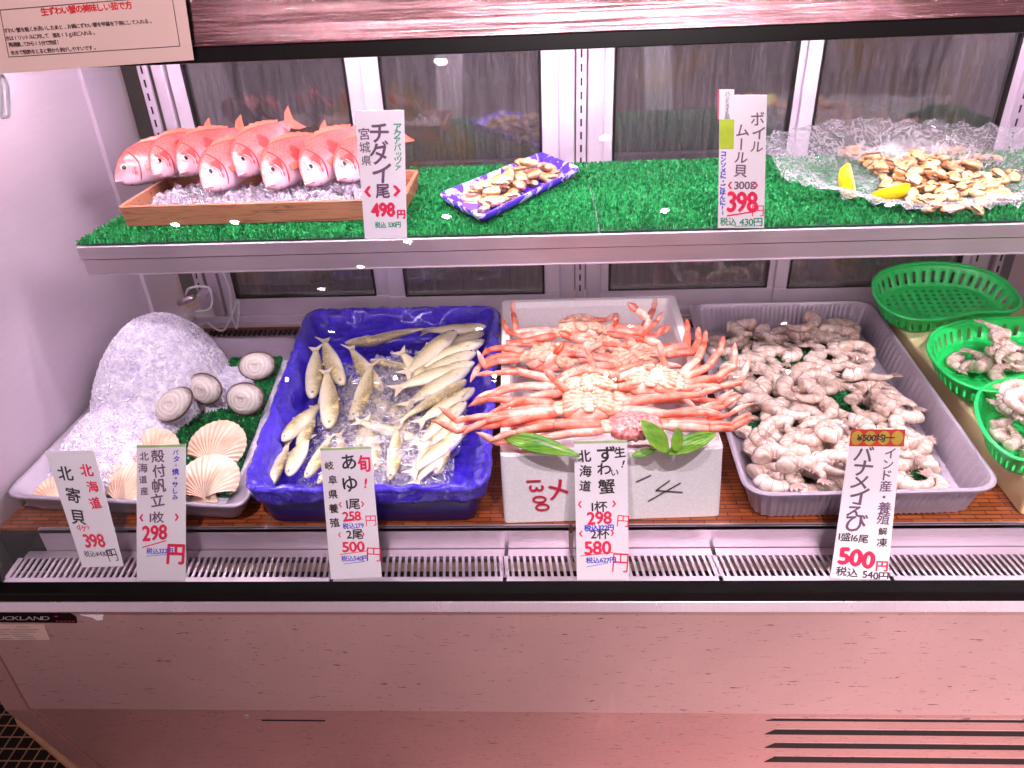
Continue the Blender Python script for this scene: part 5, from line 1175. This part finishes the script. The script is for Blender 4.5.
for u, v, j in grid_:
    p = I[0].lerp(I[1], u).lerp(I[3].lerp(I[2], u), v); px = None
    # open patches of turf, as in the photo
    hole = any(math.hypot((u-a)/w, (v-b)/h_) < 1 for a, b, w, h_ in ((.28, .86, .10, .03), (.46, .74, .15, .045), (.62, .44, .12, .035)))
    if hole: continue
    k = SRn.choice((0, 0, 1, 1, 2)); rot = Matrix.Rotation(SRn.uniform(0, 6.28), 4, 'Z') @ Matrix.Rotation(SRn.uniform(-.16, .16), 4, 'X') @ Matrix.Rotation(SRn.uniform(-.16, .16)+(PI if SRn.random() < .5 else 0), 4, 'Y'); s_ = SRn.uniform(1.02, 1.22)
    p.x, p.y = keep_in(SV[k]*s_, rot, p.x, p.y, TP, TC); z = pile.drop(SV[k]*s_, rot, p.x, p.y, .009)
    row = 'front third near the price card' if v < .33 else ('middle third' if v < .66 else 'back third near the rear rim')
    place(shrimps, k, (p.x, p.y, z), rot, 'grey-pink raw shrimp in the aluminium tray, '+row, 'shrimp', 'shrimp in the aluminium tray '+row, s_)
# ------------------------------------------------------------------ cream board and green baskets
zbt = .622
b0 = PZ(1024, 478, zbt); bl = PZ(884, 308, zbt)
xa, ya = bl.x+.0, YB-.09; sl = (bl.x-b0.x)/(bl.y-b0.y); fx = b0.x-(b0.y-1.175)*sl; bx = b0.x+(ya-b0.y)*sl
bx = max(bx, fx)
o = MB().hexa([(fx, 1.175, ZD+.001), (XR-.03, 1.175, ZD+.001), (XR-.03, ya, ZD+.001), (bx, ya, ZD+.001)], [(fx, 1.175, zbt), (XR-.03, 1.175, zbt), (XR-.03, ya, zbt), (bx, ya, zbt)]).build('cutting_board', M['board'], None, bevel=.006); tag(o, 'thick cream coloured board under the three green baskets at the right', 'board')
def basket(pts, z, h, label, tilt=0.):
    P = basket_pts(pts, z, 1.86, tilt); yc = 1.86 if tilt else 0; ring = [Vector((p.x, p.y, z)) for p in catmull(P, 120)]; c_ = sum(ring, Vector())/120
    r = empty('green_basket', Vector((c_.x, c_.y, z-h)), label, 'basket', 'green plastic baskets on the board')
    fz = [z-h+.001+max(0, tilt*(p.y-c_.y)) for p in ring]
    lvls = [(.0, z-.001), (.004, z-.006), (.010, z-h*.35), (.016, z-h*.62), (.022, z-h*.85), (.030, z-h)]
    rings = [level(ring, d, zz) for d, zz in lvls]; mb = MB(); vs = [p for q in rings for p in q]; fs = []
    for i in range(len(rings)-1):
        for j in range(120):
            if i in (2, 3) and j % 3 == 1: continue
            k = (j+1) % 120; fs.append((i*120+j, i*120+k, (i+1)*120+k, (i+1)*120+j))
    mb.add(vs, fs); mb.build('wall', M['green_plastic'], r, smooth=True, solid=.0018)
    base = level(ring, .030, z-h); poly2 = [(p.x, p.y) for p in base]; xs = [p[0] for p in poly2]; ys = [p[1] for p in poly2]; mb = MB(); st = .0055
    n1, n2 = int((max(xs)-min(xs))/st)+1, int((max(ys)-min(ys))/st)+1; V = {}; 
    for i in range(n1):
        for j in range(n2):
            x0, y0 = min(xs)+i*st, min(ys)+j*st
            if not all(inside(x0+a, y0+b, poly2) for a in (0, st) for b in (0, st)): continue
            if j % 3 == 1 and i % 4 in (0, 1): continue
            mb.add([(x0, y0, z-h+.0005), (x0+st, y0, z-h+.0005), (x0+st, y0+st, z-h+.0005), (x0, y0+st, z-h+.0005)], [(0, 1, 2, 3)])
    # a plain band joins the floor to the wall
    b2 = level(ring, .042, z-h+.0005); mb.loft([level(ring, .029, z-h+.0008), b2], cap=False)
    mb.build('perforated_floor', M['green_plastic'], r, solid=.0016)
    MB().tube([p+Vector((0, 0, .001)) for p in ring]+[ring[0]+Vector((0, 0, .001))], .0045, 8, flat=.8, up=(0, 0, 1)).build('rim', M['green_plastic'], r, smooth=True)
    if tilt:
        for o in r.children:
            for v_ in o.data.vertices: v_.co.z += tilt*(v_.co.y+r.location.y-yc)
    return c_, ring
zk = .678
def basket_pts(pts, z0, y0, k):
    out = []
    for x, y in pts:
        d = ray(x, y); tt = (z0-k*y0-ZC)/(d[2]-k*d[1]); out.append(Vector(CAM+d*tt))
    return out
basket([(873, 289), (879, 274), (905, 265), (940, 263), (975, 268), (1002, 279), (1020, 300), (1012, 311), (975, 313), (935, 320), (905, 318), (882, 306)], zk+.008, .050, 'empty green perforated plastic basket at the back of the board', .28)
c2, r2 = basket([(928, 348), (936, 331), (960, 322), (1000, 318), (1045, 320), (1082, 336), (1088, 358), (1066, 380), (1030, 392), (990, 392), (958, 382), (938, 366)], zk, .048, 'green plastic basket of shrimp, middle of the three on the board')
c3, r3 = basket([(976, 404), (984, 388), (1010, 379), (1050, 378), (1090, 388), (1108, 412), (1100, 440), (1060, 458), (1020, 460), (996, 446), (982, 428)], zk, .048, 'green plastic basket of shrimp nearest the front, cut by the right picture edge')
for c_, n, px0, nm in ((c2, 17, 985, 'middle'), (c3, 16, 1030, 'front')):
    pile = Pile(c_.x-.2, c_.x+.2, c_.y-.25, c_.y+.25, zk-.044)
    for i in range(n):
        a = SRn.uniform(0, 6.28); rr = math.sqrt(SRn.random())*.75; x, y = c_.x-.02+.10*rr*math.cos(a), c_.y-.01+.09*rr*math.sin(a); k = SRn.choice((2, 3, 3, 1)); rot = Matrix.Rotation(SRn.choice((0, 3.14))+SRn.uniform(-.5, .5), 4, 'Z') @ Matrix.Rotation(SRn.uniform(-.2, .2), 4, 'Y'); x, y = keep_in(SV[k], rot, x, y, [(q.x, q.y) for q in level(r2 if nm == 'middle' else r3, .028, 0)], (c_.x, c_.y)); z = pile.drop(SV[k], rot, x, y, .004)
        place(shrimps, k, (x, y, z), rot, 'raw shell-on shrimp heaped in the %s green basket' % nm, 'shrimp', 'shrimp in the %s green basket' % nm)

# ------------------------------------------------------------------ light
def area(name, loc, target, size, power, col, sy=None):
    ld = bpy.data.lights.new(name, 'AREA'); ld.energy = power; ld.color = col; ld.size = size; ld.shape = 'RECTANGLE'; ld.size_y = sy or size
    o = bpy.data.objects.new(name, ld); COL.objects.link(o); o.location = loc; o.rotation_euler = (Vector(target)-Vector(loc)).to_track_quat('-Z', 'Y').to_euler(); return o
W = bpy.data.worlds.new('world'); SC.world = W; W.use_nodes = True; bg = W.node_tree.nodes['Background']; bg.inputs[0].default_value = (.95, .74, .80, 1); bg.inputs[1].default_value = .34
# store ceiling spots, each a real downlight
lm = NT('downlight_glow'); lm.t.nodes.remove(lm.b); e = lm.n('ShaderNodeEmission'); e.inputs[0].default_value = (1, .86, .86, 1); e.inputs[1].default_value = 60; lm.l(e.outputs[0], lm.out.inputs[0])
gn = Vector((0, -1, .416)).normalized()
def mirror_pt(px, py, zc_=2.96):
    d = Vector(ray(px, py)); tt = (1.05+.416*(ZC-.5))/(d[1]-.416*d[2]); p = Vector(CAM)+d*tt; q = d-2*d.dot(gn)*gn
    return p+q*((zc_-p.z)/q.z)
dl = None
spots_ = [mirror_pt(441, 62), mirror_pt(605, 139), mirror_pt(408, 243), mirror_pt(361, 268), mirror_pt(322, 290), mirror_pt(176, 226)]
spots_ = [p for p in spots_ if abs(p.x) < 5.8 and p.y > -7.8]
for x in (-2.2, -.7, .8, 2.3):
    for y in (-2.2, -4.6, -6.6): spots_.append(Vector((x, y, 2.96)))
for i, p in enumerate(spots_):
    if dl is None:
        dl = empty('ceiling_downlight', (0, 0, 0)); MB().tube([(0, 0, 0), (0, 0, .038)], .055, 20).build('housing', M['white_plastic'], dl, world=False)
        MB().tube([(0, 0, -.004), (0, 0, -.001)], .032, 20).build('lens', lm.m, dl, world=False); o = dl
    else: o = copy_tree(dl)
    o.location = p; tag(o, 'round ceiling downlight in the shop behind the viewer', 'ceiling light', 'shop ceiling downlights')
def bulb(name, loc, power, col, r):
    ld = bpy.data.lights.new(name, 'POINT'); ld.energy = power; ld.color = col; ld.shadow_soft_size = r
    o = bpy.data.objects.new(name, ld); COL.objects.link(o); o.location = loc; return o
for x_, p_, r_ in ((.5, 14, .016), (.95, 34, .05), (-.5, 12, .018), (-1.4, 8, .018), (2.7, 12, .018), (2.1, 8, .016), (4.2, 10, .018), (-2.4, 7, .018)): bulb('shop_lamp', (x_, -4., 2.3), p_, (1, .88, .9), r_)
HL = ((565, .5, 160, .03), (608, .93, 900, .10), (437, -.5, 120, .03), (350, -1.45, 90, .03), (300, -1.95, 60, .03), (702, 1.8, 110, .03), (785, 2.7, 130, .03), (822, 3.1, 110, .03))
def spot(name, loc, target, power, col, ang=70, blend=.6, r=.032):
    ld = bpy.data.lights.new(name, 'SPOT'); ld.energy = power; ld.color = col; ld.spot_size = R(ang); ld.spot_blend = blend; ld.shadow_soft_size = r
    o = bpy.data.objects.new(name, ld); COL.objects.link(o); o.location = loc; o.rotation_euler = (Vector(target)-Vector(loc)).to_track_quat('-Z', 'Y').to_euler(); return o
for x_, p_ in ((-.25, 40), (.25, 120), (.6, 190), (.95, 220), (1.35, 240)): spot('shop_fill_spot', (x_+.3, -1.3, 2.93), (x_, 1.05, -.02), p_*1.75, (1, .80, .81), 21, 1., .012)  # unseen narrow spots added to light the front panel, aimed below the boxes
spot('shop_fill_spot', (-.4, -.3, 2.93), (-.55, 1.7, .8), 170, (1, .88, .95), 52, .9, .012)  # this and the next: unseen spots added to brighten shelf and cards
spot('shop_fill_spot', (.6, -.3, 2.93), (.55, 1.7, .8), 170, (1, .88, .95), 52, .9, .012)
for px_, x_, p_, r_ in HL:
    tp = PY(px_, 20, 1.40); xx = tp.x*(5.4/1.4+1) ; spot('hood_highlight_spot', (tp.x+(tp.x)*5.4/1.4, -4., 2.3), (tp.x, 1.4, 1.56), p_*.4, (1, .9, .92), 9, .8, r_)  # unseen narrow spots added to put highlights on the hood steel
spot('shop_fill_spot', (1.5, -.3, 2.93), (1.08, 1.62, .62), 190, (1, .9, .95), 34, .9, .012)  # unseen fill added to brighten the shrimp tray and board at the right
kl = spot('back_room_fill', (0, 3.4, 2.7), (0, 4.1, 1.2), 160, (1, .93, .85), 150, .9, .2)  # unseen light added to brighten the wall behind the panes
SC.cycles.use_denoising = True
SC.cycles.max_bounces = 10; SC.cycles.transparent_max_bounces = 24; SC.cycles.caustics_reflective = False; SC.cycles.caustics_refractive = False
SC.cycles.sample_clamp_indirect = 6
bpy.context.view_layer.update()
